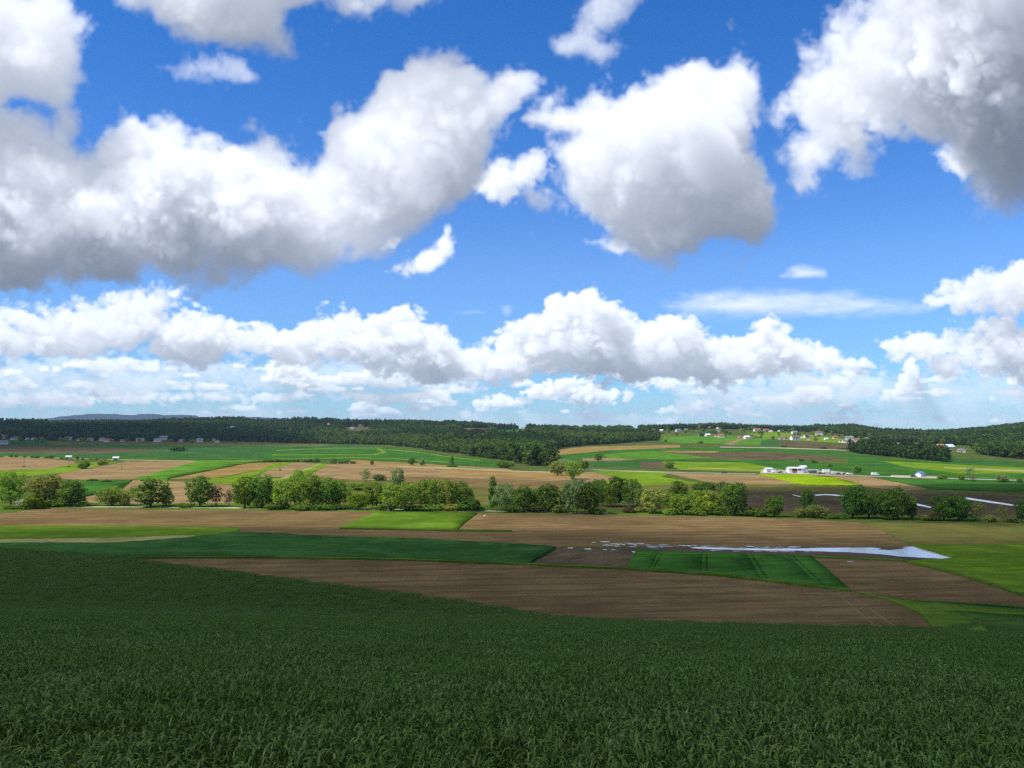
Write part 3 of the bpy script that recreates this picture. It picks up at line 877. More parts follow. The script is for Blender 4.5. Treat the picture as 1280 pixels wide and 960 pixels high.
def build_mountains():
    for k, (Y, pts, lab) in enumerate([(14000, [(20, 527), (62, 523), (90, 519.5), (120, 517.3), (146, 517.6), (162, 519.3), (188, 517.0), (205, 519), (222, 518.2), (240, 519.2), (262, 522), (300, 521.5), (322, 521.2), (345, 522.2), (372, 525), (400, 530)], 'long blue mountain ridge far away on the left horizon')]):
        px = np.linspace(0, 420, 85)
        top = np.interp(px, [p[0] for p in pts], [p[1] for p in pts])
        top += np.interp(px, np.linspace(0, 420, 43), RNG.uniform(-0.35, 0.35, 43))
        verts, faces = [], []
        x = (px - CX) / FPX * Y
        zt = EYE - (top - HZ) / FPX * Y
        M = 7
        for j in range(M):
            f = j / (M - 1)
            for i in range(85):
                wob = RNG.uniform(-60, 60)
                verts.append((x[i] + wob, Y - 2600 * (1 - f) + wob, -60 + (zt[i] + 60) * (f ** 0.8) if j < M - 1 else zt[i]))
        for i in range(85):
            verts.append((x[i], Y + 2600, -150))
        for j in range(M):
            for i in range(84):
                a = j * 85 + i
                faces.append((a, a + 1, a + 86, a + 85))
        o = mesh_obj('mountains', verts, faces, MOUNTAIN, smooth=True)
        tag(o, lab, 'mountains', kind='structure')


build_mountains()


# ------------------------------------------------------------------ flood water
def mat_water():
    m, g, b, out = new_mat('flood_water')
    geo = g.n('ShaderNodeNewGeometry')
    n = g.noise(geo.outputs['Position'], 0.35, 4, 0.6)
    mp = g.n('ShaderNodeMapping')
    mp.inputs['Scale'].default_value = (0.25, 1.0, 1.0)
    g.link(geo.outputs['Position'], mp.inputs[0])
    n2 = g.noise(mp.outputs[0], 2.2, 3, 0.6)
    g.link(g.mix(g.ramp(n, 0.35, 0.65), (0.42, 0.40, 0.35), (0.50, 0.48, 0.43)), b.inputs['Base Color'])
    b.inputs['Roughness'].default_value = 0.13
    b.inputs['IOR'].default_value = 1.6
    b.inputs['Specular IOR Level'].default_value = 1.0
    bp = g.n('ShaderNodeBump')
    bp.inputs['Strength'].default_value = 0.04
    bp.inputs['Distance'].default_value = 0.05
    g.link(n2, bp.inputs['Height'])
    g.link(bp.outputs[0], b.inputs['Normal'])
    return m


WATER = mat_water()


def rough_edge(pts, amp, step=4.0, rng=RNG):
    d = densify(pts, step)
    n = len(d)
    k1, k2 = rng.uniform(0, 6.28, 2)
    s = np.arange(n)
    d[:, 1] += amp * (rng.uniform(-1, 1, n) * 0.6 + 0.5 * np.sin(s * 0.9 + k1))
    d[:, 0] += amp * 3 * (rng.uniform(-1, 1, n) * 0.6 + 0.5 * np.sin(s * 0.61 + k2))
    return d


def sheet(name, polys, mat, lift, label, cat, kind='structure'):
    verts, faces = [], []
    for d in polys:
        g = pix_ground(d[:, 0], d[:, 1])
        vv, ee, ff, *_ = delaunay_2d_cdt([Vector(p) for p in g], [(i, (i + 1) % len(g)) for i in range(len(g))], [], 0, 1e-4, False)
        ff = [f for f in ff if in_poly([tuple(p) for p in g], *np.array([vv[q] for q in f]).mean(0))]
        i0 = len(verts)
        xy = np.array([(v.x, v.y) for v in vv])
        z = ground_z(xy[:, 0], xy[:, 1]) + lift
        verts += [(a, b, c) for (a, b), c in zip(xy, z)]
        for f in ff:
            f = list(f)
            a, b, c = xy[f[0]], xy[f[1]], xy[f[2]]
            if (b[0] - a[0]) * (c[1] - a[1]) - (b[1] - a[1]) * (c[0] - a[0]) < 0:
                f.reverse()
            faces.append([i0 + q for q in f])
    o = mesh_obj(name, verts, faces, mat)
    return tag(o, label, cat, kind=kind)


def sliver(cx, cy_, w, h, tilt=0.0):
    n = 12
    t = np.arange(n) / n * 2 * math.pi
    return np.stack([cx + w / 2 * np.cos(t) * RNG.uniform(0.75, 1.1, n), cy_ + tilt * np.cos(t) * w / 2 + h / 2 * np.sin(t) * RNG.uniform(0.6, 1.15, n)], 1)


main = [(1000, 685.6), (1030, 685.0), (1060, 684.6), (1090, 684.6), (1102, 685.6), (1098, 687.2), (1112, 687.8), (1130, 686.0), (1128, 684.4), (1145, 682.8), (1166, 685.2), (1180, 691.5), (1194, 697.6), (1182, 698.6), (1150, 697.2), (1120, 695.2), (1100, 692.8), (1060, 690.4), (1030, 689.6), (1000, 688.6), (930, 687.9), (880, 686.4), (862, 684.8), (872, 684.2), (900, 684.6), (960, 686.1)]
sheet('flood_water', [rough_edge(main, 0.16)], WATER, 0.05, 'long sheet of flood water shining across the brown field', 'water')
sl = [sliver(756, 677.4, 14, 0.9), sliver(742, 678.2, 8, 0.5), sliver(770, 680.2, 16, 0.7, 0.05), sliver(800, 679.6, 12, 0.6), sliver(760, 681.8, 18, 0.6), sliver(830, 681.4, 16, 0.6), sliver(868, 681.8, 10, 0.5)]
for i in range(64):
    u = RNG.uniform(752, 1000)
    sl.append(sliver(u, 681.0 + (u - 752) * 0.022 + RNG.normal(0, 1.1), RNG.uniform(4, 16), RNG.uniform(0.25, 0.6), 0.03))
for i in range(12):
    u = RNG.uniform(860, 1010)
    sl.append(sliver(u, 687.9 + (u - 860) * 0.008 + RNG.uniform(0, 1.2), RNG.uniform(6, 18), RNG.uniform(0.3, 0.5), 0.02))
sheet('puddles', sl, WATER, 0.065, 'small shining puddles scattered round the flooded edge', 'puddles', 'stuff')
for pts, lab in [(sliver(713, 685.2, 8, 1.0), 'first small puddle on the dark patch from the left'), (sliver(735, 686.6, 11, 1.1), 'second, widest puddle on the dark patch'),
                 (sliver(756, 687.6, 6, 0.7), 'third small puddle on the dark patch from the left'), (sliver(766, 687.6, 6, 0.8), 'fourth small puddle on the dark patch from the left'),
                 (np.array([(789, 689.8), (798.5, 689.4), (797, 692.2), (793, 691.4)]), 'bright corner puddle where dark patch meets the tramlined crop'),
                 (sliver(1063, 702.4, 10, 0.9), 'thin puddle on the dark brown field below the flood'), (sliver(1015, 698.4, 3.5, 1.0), 'tiny puddle at the corner of the tramlined crop')]:
    sheet('puddle', [pts], WATER, 0.09, lab, 'puddle')
for pts, lab in [([(990, 618.6), (993, 618.6), (1003, 621.2), (1002, 622)], 'short white water streak in the wet field, leftmost'),
                 ([(1018, 618.6), (1030, 617.8), (1044, 618.3), (1058, 619.8), (1060, 620.7), (1046, 619.8), (1030, 618.9), (1020, 619.7)], 'ragged white water streak left of the first big dark tree'),
                 ([(1100, 622.8), (1113, 625.2), (1112, 626.4), (1100, 624.2)], 'small white water streak between two big dark trees'),
                 ([(1143, 629.8), (1147, 629.8), (1165, 634), (1163, 635), (1145, 631.4)], 'white water streak between the big dark trees on the right'),
                 ([(1203, 622.0), (1208, 621.9), (1275, 632.2), (1273, 633.6), (1205, 623.7)], 'long straight white water strip at the right edge')]:
    sheet('flood_water', [rough_edge(pts, 0.12, 3)], WATER, 0.07, lab, 'water')


# ------------------------------------------------------------------ geometry-node scatter for what nobody could count
def scatter(name, P, rot, scl, idx, protos, label, cat):
    me = bpy.data.meshes.new(name)
    me.vertices.add(len(P))
    me.vertices.foreach_set('co', np.asarray(P, np.float32).ravel())
    a = me.attributes.new('turn', 'FLOAT_VECTOR', 'POINT'); a.data.foreach_set('vector', np.asarray(rot, np.float32).ravel())
    a = me.attributes.new('size', 'FLOAT_VECTOR', 'POINT'); a.data.foreach_set('vector', np.asarray(scl, np.float32).ravel())
    a = me.attributes.new('pick', 'INT', 'POINT'); a.data.foreach_set('value', np.asarray(idx, np.int32))
    o = bpy.data.objects.new(name, me)
    COL.objects.link(o)
    pc = bpy.data.collections.new(name + ' sources')
    for k, p in enumerate(protos):
        p.name = '%s_source_%02d' % (name, k)
        pc.objects.link(p)
    ng = bpy.data.node_groups.new(name + ' scatter', 'GeometryNodeTree')
    ng.interface.new_socket('Geometry', in_out='INPUT', socket_type='NodeSocketGeometry')
    ng.interface.new_socket('Geometry', in_out='OUTPUT', socket_type='NodeSocketGeometry')
    N = ng.nodes; L = ng.links
    gi, go = N.new('NodeGroupInput'), N.new('NodeGroupOutput')
    ci = N.new('GeometryNodeCollectionInfo')
    ci.inputs['Collection'].default_value = pc
    ci.inputs['Separate Children'].default_value = True
    ci.inputs['Reset Children'].default_value = True
    ip = N.new('GeometryNodeInstanceOnPoints')
    ip.inputs['Pick Instance'].default_value = True

    def attr(nm, typ):
        n = N.new('GeometryNodeInputNamedAttribute')
        n.data_type = typ
        n.inputs['Name'].default_value = nm
        return n.outputs['Attribute']

    L.new(gi.outputs[0], ip.inputs['Points'])
    L.new(ci.outputs[0], ip.inputs['Instance'])
    L.new(attr('pick', 'INT'), ip.inputs['Instance Index'])
    L.new(attr('turn', 'FLOAT_VECTOR'), ip.inputs['Rotation'])
    L.new(attr('size', 'FLOAT_VECTOR'), ip.inputs['Scale'])
    L.new(ip.outputs[0], go.inputs[0])
    md = o.modifiers.new('scatter', 'NODES')
    md.node_group = ng
    return tag(o, label, cat, kind='stuff')


# ------------------------------------------------------------------ the crop on our slope
def mat_blade():
    m, g, b, out = new_mat('cereal_blades')
    at_ = g.n('ShaderNodeAttribute', attribute_name='tint')
    geo = g.n('ShaderNodeNewGeometry')
    big = g.noise(geo.outputs['Position'], 0.22, 3, 0.6)
    c = g.mix(g.ramp(at_.outputs['Fac'], 0.0, 1.0), (0.027, 0.072, 0.005), (0.215, 0.320, 0.072))
    c = g.mix(g.math('MULTIPLY', g.ramp(big, 0.40, 0.62), 0.55), c, (0.060, 0.122, 0.008))
    df = g.n('ShaderNodeBsdfDiffuse')
    g.link(c, df.inputs['Color'])
    g.t.nodes.remove(b)
    tr = g.n('ShaderNodeBsdfTranslucent')
    g.link(c, tr.inputs['Color'])
    mx = g.n('ShaderNodeMixShader')
    mx.inputs[0].default_value = 0.25
    g.link(df.outputs[0], mx.inputs[1]); g.link(tr.outputs[0], mx.inputs[2])
    # a waxy sheen that does not run away at grazing angles
    gl = g.n('ShaderNodeBsdfGlossy')
    gl.inputs['Roughness'].default_value = 0.42
    ms = g.n('ShaderNodeMixShader')
    ms.inputs[0].default_value = 0.018
    g.link(mx.outputs[0], ms.inputs[1]); g.link(gl.outputs[0], ms.inputs[2])
    g.link(ms.outputs[0], out.inputs[0])
    return m


BLADE = mat_blade()


def crop_patch(size, nstem, segs, rng, wide=1.0, leaves=4, stem=True):
    V, FA, tint = [], [], []

    def ribbon(pts, side, widths, t, pale=0.0):
        i0 = len(V)
        for p, w in zip(pts, widths):
            V.append(p - side * w); V.append(p + side * w)
        for i in range(len(pts) - 1):
            a = i0 + 2 * i
            FA.append((a, a + 1, a + 3, a + 2)); tint.append(min(1.0, t + pale * (i / max(1, len(pts) - 2))))

    for s in range(nstem):
        base = np.array([rng.uniform(-.5, .5) * size, rng.uniform(-.5, .5) * size, 0.0])
        h = rng.uniform(0.50, 0.70)
        lean = rng.normal(0, 0.07, 2)
        t0 = rng.random()
        if stem:
            a = rng.uniform(0, 6.28)
            ribbon([base, base + np.array([lean[0] * .5, lean[1] * .5, h * .5]), base + np.array([lean[0], lean[1], h])], np.array([math.cos(a), math.sin(a), 0]), [.003 * wide, .003 * wide, .002 * wide], t0 * .5)
        for l in range(leaves):
            f = 1 - l * 0.2 + rng.uniform(-.06, .06)
            p0 = base + np.array([lean[0] * f, lean[1] * f, h * f])
            a = rng.uniform(0, 6.28)
            d = np.array([math.cos(a), math.sin(a), 0])
            side = np.array([-math.sin(a), math.cos(a), 0]) + rng.normal(0, .25, 3)
            side /= np.linalg.norm(side)
            L = rng.uniform(0.11, 0.21)
            up0 = rng.uniform(0.95, 1.45)
            bend = rng.uniform(1.3, 3.6)
            pts, p, ang = [p0], p0.copy(), up0
            for q in range(segs):
                ang = up0 - bend * ((q + 0.7) / segs) ** 1.3
                p = p + L / segs * (d * math.cos(ang) + np.array([0, 0, math.sin(ang)]))
                pts.append(p)
            wd = rng.uniform(.0058, .0095) * wide
            prof = [0.8, 1.0, 1.0, 0.75, 0.5, 0.15] if segs == 5 else ([0.8, 1.0, 0.85, 0.2] if segs == 3 else [0.9, 1.0, 0.2])
            ribbon(pts, side, [wd * w for w in prof], np.clip(t0 * 0.22 + rng.uniform(0, .22) + (0.30 if rng.random() < .10 else 0), 0, 1), 0.55 if l == 0 and rng.random() < .6 else 0.1)
    o = mesh_obj('patch', np.array(V), FA, BLADE, link=False, smooth=True)
    at_ = o.data.attributes.new('tint', 'FLOAT', 'FACE')
    at_.data.foreach_set('value', np.array(tint, np.float32))
    return o


def build_crop():
    rng = np.random.default_rng(3)
    P, R, S, I = [], [], [], []
    tilt = Matrix.Rotation(-math.atan(SLOPE_Y), 4, 'X')
    spins = [(tilt @ Matrix.Rotation(a, 4, 'Z')).to_euler() for a in np.linspace(0, 2 * math.pi, 48, endpoint=False)]
    flat = [(0.0, 0.0, a) for a in np.linspace(0, 2 * math.pi, 48, endpoint=False)]

    def grid(step, r0, r1, kinds, half, keep=1.0):
        xs = np.arange(-r1 * 0.9 - 3, r1 * 0.9 + 3, step); ys = np.arange(-3 if r0 == 0 else r0 * .7, r1, step)
        X, Y = np.meshgrid(xs, ys)
        X = X + rng.uniform(-.35, .35, X.shape) * step; Y = Y + rng.uniform(-.35, .35, Y.shape) * step
        r = np.hypot(X, Y)
        ok = (np.abs(X) < np.maximum(Y, 0) * 0.66 + half) & (r >= r0) & (r < r1) & in_poly(NEAR_CROP, X, Y)
        X, Y = X[ok], Y[ok]
        Z = ground_z(X, Y)
        onhill = Y < 150
        for x, y, z, oh in zip(X, Y, Z, onhill):
            P.append((x, y, z - .02)); k = rng.integers(48)
            R.append(tuple(spins[k]) if oh else flat[k])
            s = rng.uniform(.92, 1.08) * (1 + 0.05 * math.sin(x * 0.9 + 1.3 * math.sin(y * .4)) + 0.06 * math.sin(x * .31 + 2 * math.sin(y * .17)))
            S.append((1, 1, s)); I.append(kinds[rng.integers(len(kinds))])

    grid(0.75, 0.0, 13.0, [0, 1, 2], 4.0)
    grid(0.95, 13.0, 34.0, [3, 4, 5], 5.0)
    grid(1.9, 34.0, 300.0, [6, 7, 8], 8.0)
    # nothing stands right round the viewer's feet
    keep = [i for i, p in enumerate(P) if p[0] ** 2 + p[1] ** 2 > 1.7 ** 2]
    P, R, S, I = [[a[i] for i in keep] for a in (P, R, S, I)]
    protos = [crop_patch(0.95, 320, 5, rng) for _ in range(3)] + [crop_patch(1.2, 420, 3, rng, 1.05, 4, False) for _ in range(3)] + [crop_patch(2.4, 520, 2, rng, 1.9, 3, False) for _ in range(3)]
    print('crop patches', len(P))
    scatter('cereal_crop', P, R, S, I, protos, 'dense dark green cereal crop with curling leaves covering our slope', 'crop')


build_crop()
print('crop', round(time.time() - T0, 1))

# ------------------------------------------------------------------ trees
def mat_leaf(name, c1, c2, trans=0.45, noise_scale=0.55):
    m, g, b, out = new_mat(name)
    at_ = g.n('ShaderNodeAttribute', attribute_name='tint')
    oi = g.n('ShaderNodeObjectInfo')
    f = g.math('ADD', g.math('MULTIPLY', at_.outputs['Fac'], 0.75), g.math('MULTIPLY', oi.outputs['Random'], 0.25))
    c = g.mix(f, c1, c2)
    hs = g.n('ShaderNodeHueSaturation')
    g.link(g.math('ADD', 0.482, g.math('MULTIPLY', oi.outputs['Random'], 0.036)), hs.inputs['Hue'])
    g.link(g.math('ADD', 0.80, g.math('MULTIPLY', g.math('FRACT', g.math('MULTIPLY', oi.outputs['Random'], 7.31)), 0.40)), hs.inputs['Value'])
    g.link(c, hs.inputs['Color'])
    g.link(hs.outputs[0], b.inputs['Base Color'])
    b.inputs['Roughness'].default_value = 0.65
    b.inputs['Specular IOR Level'].default_value = 0.0
    tr = g.n('ShaderNodeBsdfTranslucent')
    g.link(hs.outputs[0], tr.inputs['Color'])
    mx = g.n('ShaderNodeMixShader')
    mx.inputs[0].default_value = trans
    g.link(b.outputs[0], mx.inputs[1]); g.link(tr.outputs[0], mx.inputs[2])
    g.link(mx.outputs[0], out.inputs[0])
    return m


LEAF = {
    'dark green': mat_leaf('dark_leaves', (0.066, 0.136, 0.022), (0.191, 0.319, 0.041)),
    'mid green': mat_leaf('green_leaves', (0.107, 0.199, 0.023), (0.264, 0.384, 0.046)),
    'light green': mat_leaf('light_leaves', (0.161, 0.265, 0.027), (0.359, 0.477, 0.056)),
    'olive': mat_leaf('olive_leaves', (0.179, 0.228, 0.039), (0.383, 0.406, 0.085)),
    'bright green': mat_leaf('bright_leaves', (0.096, 0.180, 0.010), (0.190, 0.290, 0.016)),
    'brownish': mat_leaf('brownish_leaves', (0.120, 0.110, 0.034), (0.200, 0.170, 0.060)),
    'grey green': mat_leaf('grey_green_leaves', (0.174, 0.248, 0.075), (0.360, 0.455, 0.161)),
    'pale blossom': mat_leaf('pale_blossom', (0.30, 0.32, 0.22), (0.46, 0.46, 0.36)),
}
WOOD = mat_leaf('wood_mix', (0.025, 0.051, 0.013), (0.070, 0.114, 0.022), 0.3)
WOOD_LIGHT = mat_leaf('light_wood_mix', (0.053, 0.093, 0.015), (0.122, 0.175, 0.028), 0.35)
BARK = mat_simple('bark', (0.075, 0.058, 0.042), 0.9, 0.3, 2.0)
BIRCH = mat_simple('pale_bark', (0.42, 0.40, 0.35), 0.8, 0.25, 2.5)


def leaf_cards(C, N, size, rng, tint):
    """one crumpled leaf-clump face (two triangles folded along the middle) per centre"""
    n = len(C)
    r = rng.normal(size=(n, 3))
    U = np.cross(N, r); U /= np.linalg.norm(U, axis=1, keepdims=True) + 1e-9
    W = np.cross(N, U)
    s = (size * rng.uniform(0.55, 1.25, n))[:, None]
    k = rng.uniform(0.55, 1.0, (n, 4, 1))
    v = np.stack([C + U * s * k[:, 0], C + W * s * k[:, 1] + N * s * 0.25, C - U * s * k[:, 2], C - W * s * k[:, 3] + N * s * 0.2], 1).reshape(-1, 3)
    i = np.arange(n)[:, None] * 4
    f = np.concatenate([i + [0, 1, 2], i + [0, 2, 3]], 0)
    return v, f, np.concatenate([tint, tint])


def crown_mesh(name, lobes, n, size, rng, inner=0.22):
    lobes = np.array(lobes, float)
    area = (lobes[:, 3] * lobes[:, 4] * lobes[:, 5]) ** (2 / 3)
    pick = rng.choice(len(lobes), int(n * 1.9), p=area / area.sum())
    d = rng.normal(size=(len(pick), 3)); d /= np.linalg.norm(d, axis=1, keepdims=True)
    rad = np.where(rng.random(len(pick)) < inner, rng.uniform(0.3, 0.85, len(pick)), rng.uniform(0.84, 1.06, len(pick)) + np.where(rng.random(len(pick)) < .22, rng.uniform(0, .34, len(pick)), 0))
    L = lobes[pick]
    C = L[:, :3] + d * L[:, 3:6] * rad[:, None]
    keep = np.ones(len(C), bool)
    for j, l in enumerate(lobes):
        q = (((C - l[:3]) / l[3:6]) ** 2).sum(1)
        keep &= ~((pick != j) & (q < 0.62))
    C, d, pick = C[keep][:n], d[keep][:n], pick[keep][:n]
    # gaps: drop leaves where a coarse random field is low
    ph = rng.uniform(0, 6.28, 6)
    gsc = 5.0 / max(lobes[:, 3].max(), 1e-3)
    fld = np.sin(C[:, 0] * gsc + ph[0]) + np.sin(C[:, 1] * gsc + ph[1]) + np.sin(C[:, 2] * gsc * 1.2 + ph[2])
    keep = fld > -1.35
    C, d, pick = C[keep], d[keep], pick[keep]
    N = d * 0.75 + rng.normal(size=d.shape) * 0.45 + np.array([0, 0, 0.25])
    N /= np.linalg.norm(N, axis=1, keepdims=True)
    tl = rng.random(len(lobes))
    tint = np.clip(tl[pick] * 0.6 + rng.random(len(pick)) * 0.5 - 0.05, 0, 1)
    v, f, t = leaf_cards(C, N, size, rng, tint)
    me = bpy.data.meshes.new(name)
    me.from_pydata(v.tolist(), [], f.tolist())
    a = me.attributes.new('tint', 'FLOAT', 'FACE'); a.data.foreach_set('value', t.astype(np.float32))
    me.polygons.foreach_set('use_smooth', np.zeros(len(f), bool))
    me.update()
    return me


def tube(path, rad, n=7):
    V, Fc = [], []
    path = np.array(path, float)
    for i, (p, r) in enumerate(zip(path, rad)):
        t = path[min(i + 1, len(path) - 1)] - path[max(i - 1, 0)]
        t /= np.linalg.norm(t) + 1e-9
        a = np.cross(t, [0.3, 1, 0.1]); a /= np.linalg.norm(a) + 1e-9
        b = np.cross(t, a)
        for k in range(n):
            w = 2 * math.pi * k / n
            V.append(p + r * (a * math.cos(w) + b * math.sin(w)))
    for i in range(len(path) - 1):
        for k in range(n):
            Fc.append((i * n + k, i * n + (k + 1) % n, (i + 1) * n + (k + 1) % n, (i + 1) * n + k))
    Fc.append(tuple(range((len(path) - 1) * n, len(path) * n)))
    return V, Fc


def trunk_mesh(name, h, r, limbs, spread, rng, stems=1, foot=1.35):
    V, Fc = [], []

    def add(path, rad, n=7):
        v, f = tube(path, rad, n)
        o = len(V)
        V.extend(v); Fc.extend([tuple(q + o for q in a) for a in f])

    for s in range(stems):
        bx, by = (0, 0) if stems == 1 else rng.uniform(-spread * .35, spread * .35, 2)
        top = np.array([bx + rng.uniform(-.05, .05) * h, by + rng.uniform(-.05, .05) * h, h])
        P = [np.array([bx, by, -0.25]), np.array([bx, by, h * .06])]
        for k in range(1, 6):
            f = k / 5
            P.append(np.array([bx, by, 0]) * (1 - f) + top * f + np.append(rng.normal(0, .018 * h, 2), 0) * (f < 1))
            P[-1][2] = h * (.06 + .94 * f)
        rs = r / math.sqrt(stems)
        add(P, [rs * foot, rs, rs * .9, rs * .75, rs * .58, rs * .36, rs * .1])
        for l in range(limbs):
            f = rng.uniform(.30, .85)
            p0 = np.array([bx, by, 0]) * (1 - f) + top * f; p0[2] = h * f
            a = l * 2.4 + rng.uniform(0, 1)
            ln = spread * rng.uniform(.5, .9) * (1.15 - f)
            d = np.array([math.cos(a), math.sin(a), 0])
            add([p0, p0 + d * ln * .5 + [0, 0, ln * .35], p0 + d * ln + [0, 0, ln * .85]], [rs * .38, rs * .25, rs * .07], 5)
    me = bpy.data.meshes.new(name)
    me.from_pydata([tuple(v) for v in V], [], Fc)
    me.polygons.foreach_set('use_smooth', np.ones(len(Fc), bool))
    me.update()
    return me


def lobe_crown(rng, w, z0, z1, n, shape='round'):
    """lobes filling a crown of half-width w between z0 and z1"""
    out = []
    zc, hz = (z0 + z1) / 2, (z1 - z0) / 2
    for i in range(n):
        f = (i + 0.5) / n
        zz = z0 + hz * 2 * (0.10 + 0.80 * f)
        u = (zz - zc) / hz
        if shape == 'round':
            R = w * math.sqrt(max(0.05, 1 - (u * 0.95) ** 2)) * (1.0 if u > -0.3 else 0.92)
        elif shape == 'spire':
            R = w * (1.05 - 0.9 * f)
        else:
            R = w * (0.75 + 0.3 * math.sin(f * 3.0))
        a = i * 2.4 + rng.uniform(-.5, .5)
        rr = R * rng.uniform(0.30, 0.80)
        s = max(R * rng.uniform(0.30, 0.58), w * 0.2)
        out.append((rr * math.cos(a), rr * math.sin(a), min(max(zz, z0 + s * .6), z1 - s * .72), s, s * rng.uniform(.85, 1.1), s * rng.uniform(.62, .95)))
    out.append((0, 0, z1 - hz * .45, w * .5, w * .5, hz * .45))
    if shape == 'round':
        out.append((0, 0, zc - hz * .2, w * .62, w * .62, hz * .6))
    return out


def make_protos():
    rng = np.random.default_rng(5)
    P = {}

    def proto(kind, crown, trunk):
        P.setdefault(kind, []).append((crown, trunk))

    # every prototype stands 10 m tall with a crown 8 m wide; copies are scaled
    for k in range(4):
        proto('round', crown_mesh('crown', lobe_crown(rng, 4.0, .4, 10, 19), 2700, .36, rng), trunk_mesh('trunk', 8.2, .30, 8, 4.0, rng))
    for k in range(3):
        proto('tall', crown_mesh('crown', lobe_crown(rng, 3.9, 1.3, 10, 17, 'tall'), 2300, .36, rng, .12), trunk_mesh('trunk', 9.0, .22, 8, 3.2, rng, 3, 1.2))
    for k in range(2):
        proto('spire', crown_mesh('crown', lobe_crown(rng, 3.7, .8, 10, 12, 'spire'), 2000, .38, rng), trunk_mesh('trunk', 9.2, .26, 6, 2.5, rng))
    for k in range(3):
        proto('bush', crown_mesh('crown', [(rng.uniform(-2.3, 2.3), rng.uniform(-2.3, 2.3), rng.uniform(2, 6.3), rng.uniform(1.6, 2.4), rng.uniform(1.6, 2.4), rng.uniform(2, 3.4)) for q in range(8)] + [(0, 0, 4.2, 2.8, 2.8, 4.3)], 1500, .50, rng), trunk_mesh('trunk', 5.5, .26, 6, 3.0, rng, 3))
    for k in range(2):
        proto('thin', crown_mesh('crown', lobe_crown(rng, 3.8, 2.0, 10, 9), 800, .36, rng, .3), trunk_mesh('trunk', 9.2, .22, 10, 4.2, rng, 2))
    for k in range(3):
        proto('small', crown_mesh('crown', lobe_crown(rng, 4.0, .6, 10, 7), 260, .95, rng), trunk_mesh('trunk', 6.0, .35, 4, 3.0, rng))
    return P


PROTO = make_protos()


def plant(kind, colour, px, py, wpx, hpx, name, label, cat, group, rng, bark=None, pos=None):
    x, y, z = at(px, py) if pos is None else pos
    k = y / FPX
    crown, trunk = PROTO[kind][rng.integers(len(PROTO[kind]))]
    t = empty(name, (x, y, z - 0.05), rng.uniform(0, 6.28), (wpx * k / 7.6, wpx * k / 7.6, hpx * k / 10.0))
    tag(t, label, cat, group)
    for nm, me, m in (('crown', crown, LEAF[colour]), ('trunk', trunk, bark or BARK)):
        if not me.materials:
            me.materials.append(m)
        o = bpy.data.objects.new(nm, me)
        COL.objects.link(o)
        o.parent = t
        o.material_slots[0].link = 'OBJECT'
        o.material_slots[0].material = m
    return t


TENS = ['', '', 'twenty', 'thirty', 'forty', 'fifty', 'sixty', 'seventy']


def ordinal(i):
    i += 1
    if i <= 20:
        return ORD[i - 1]
    t, u = divmod(i, 10)
    return (TENS[t][:-1] + 'ieth') if u == 0 else TENS[t] + '-' + ORD[u - 1]


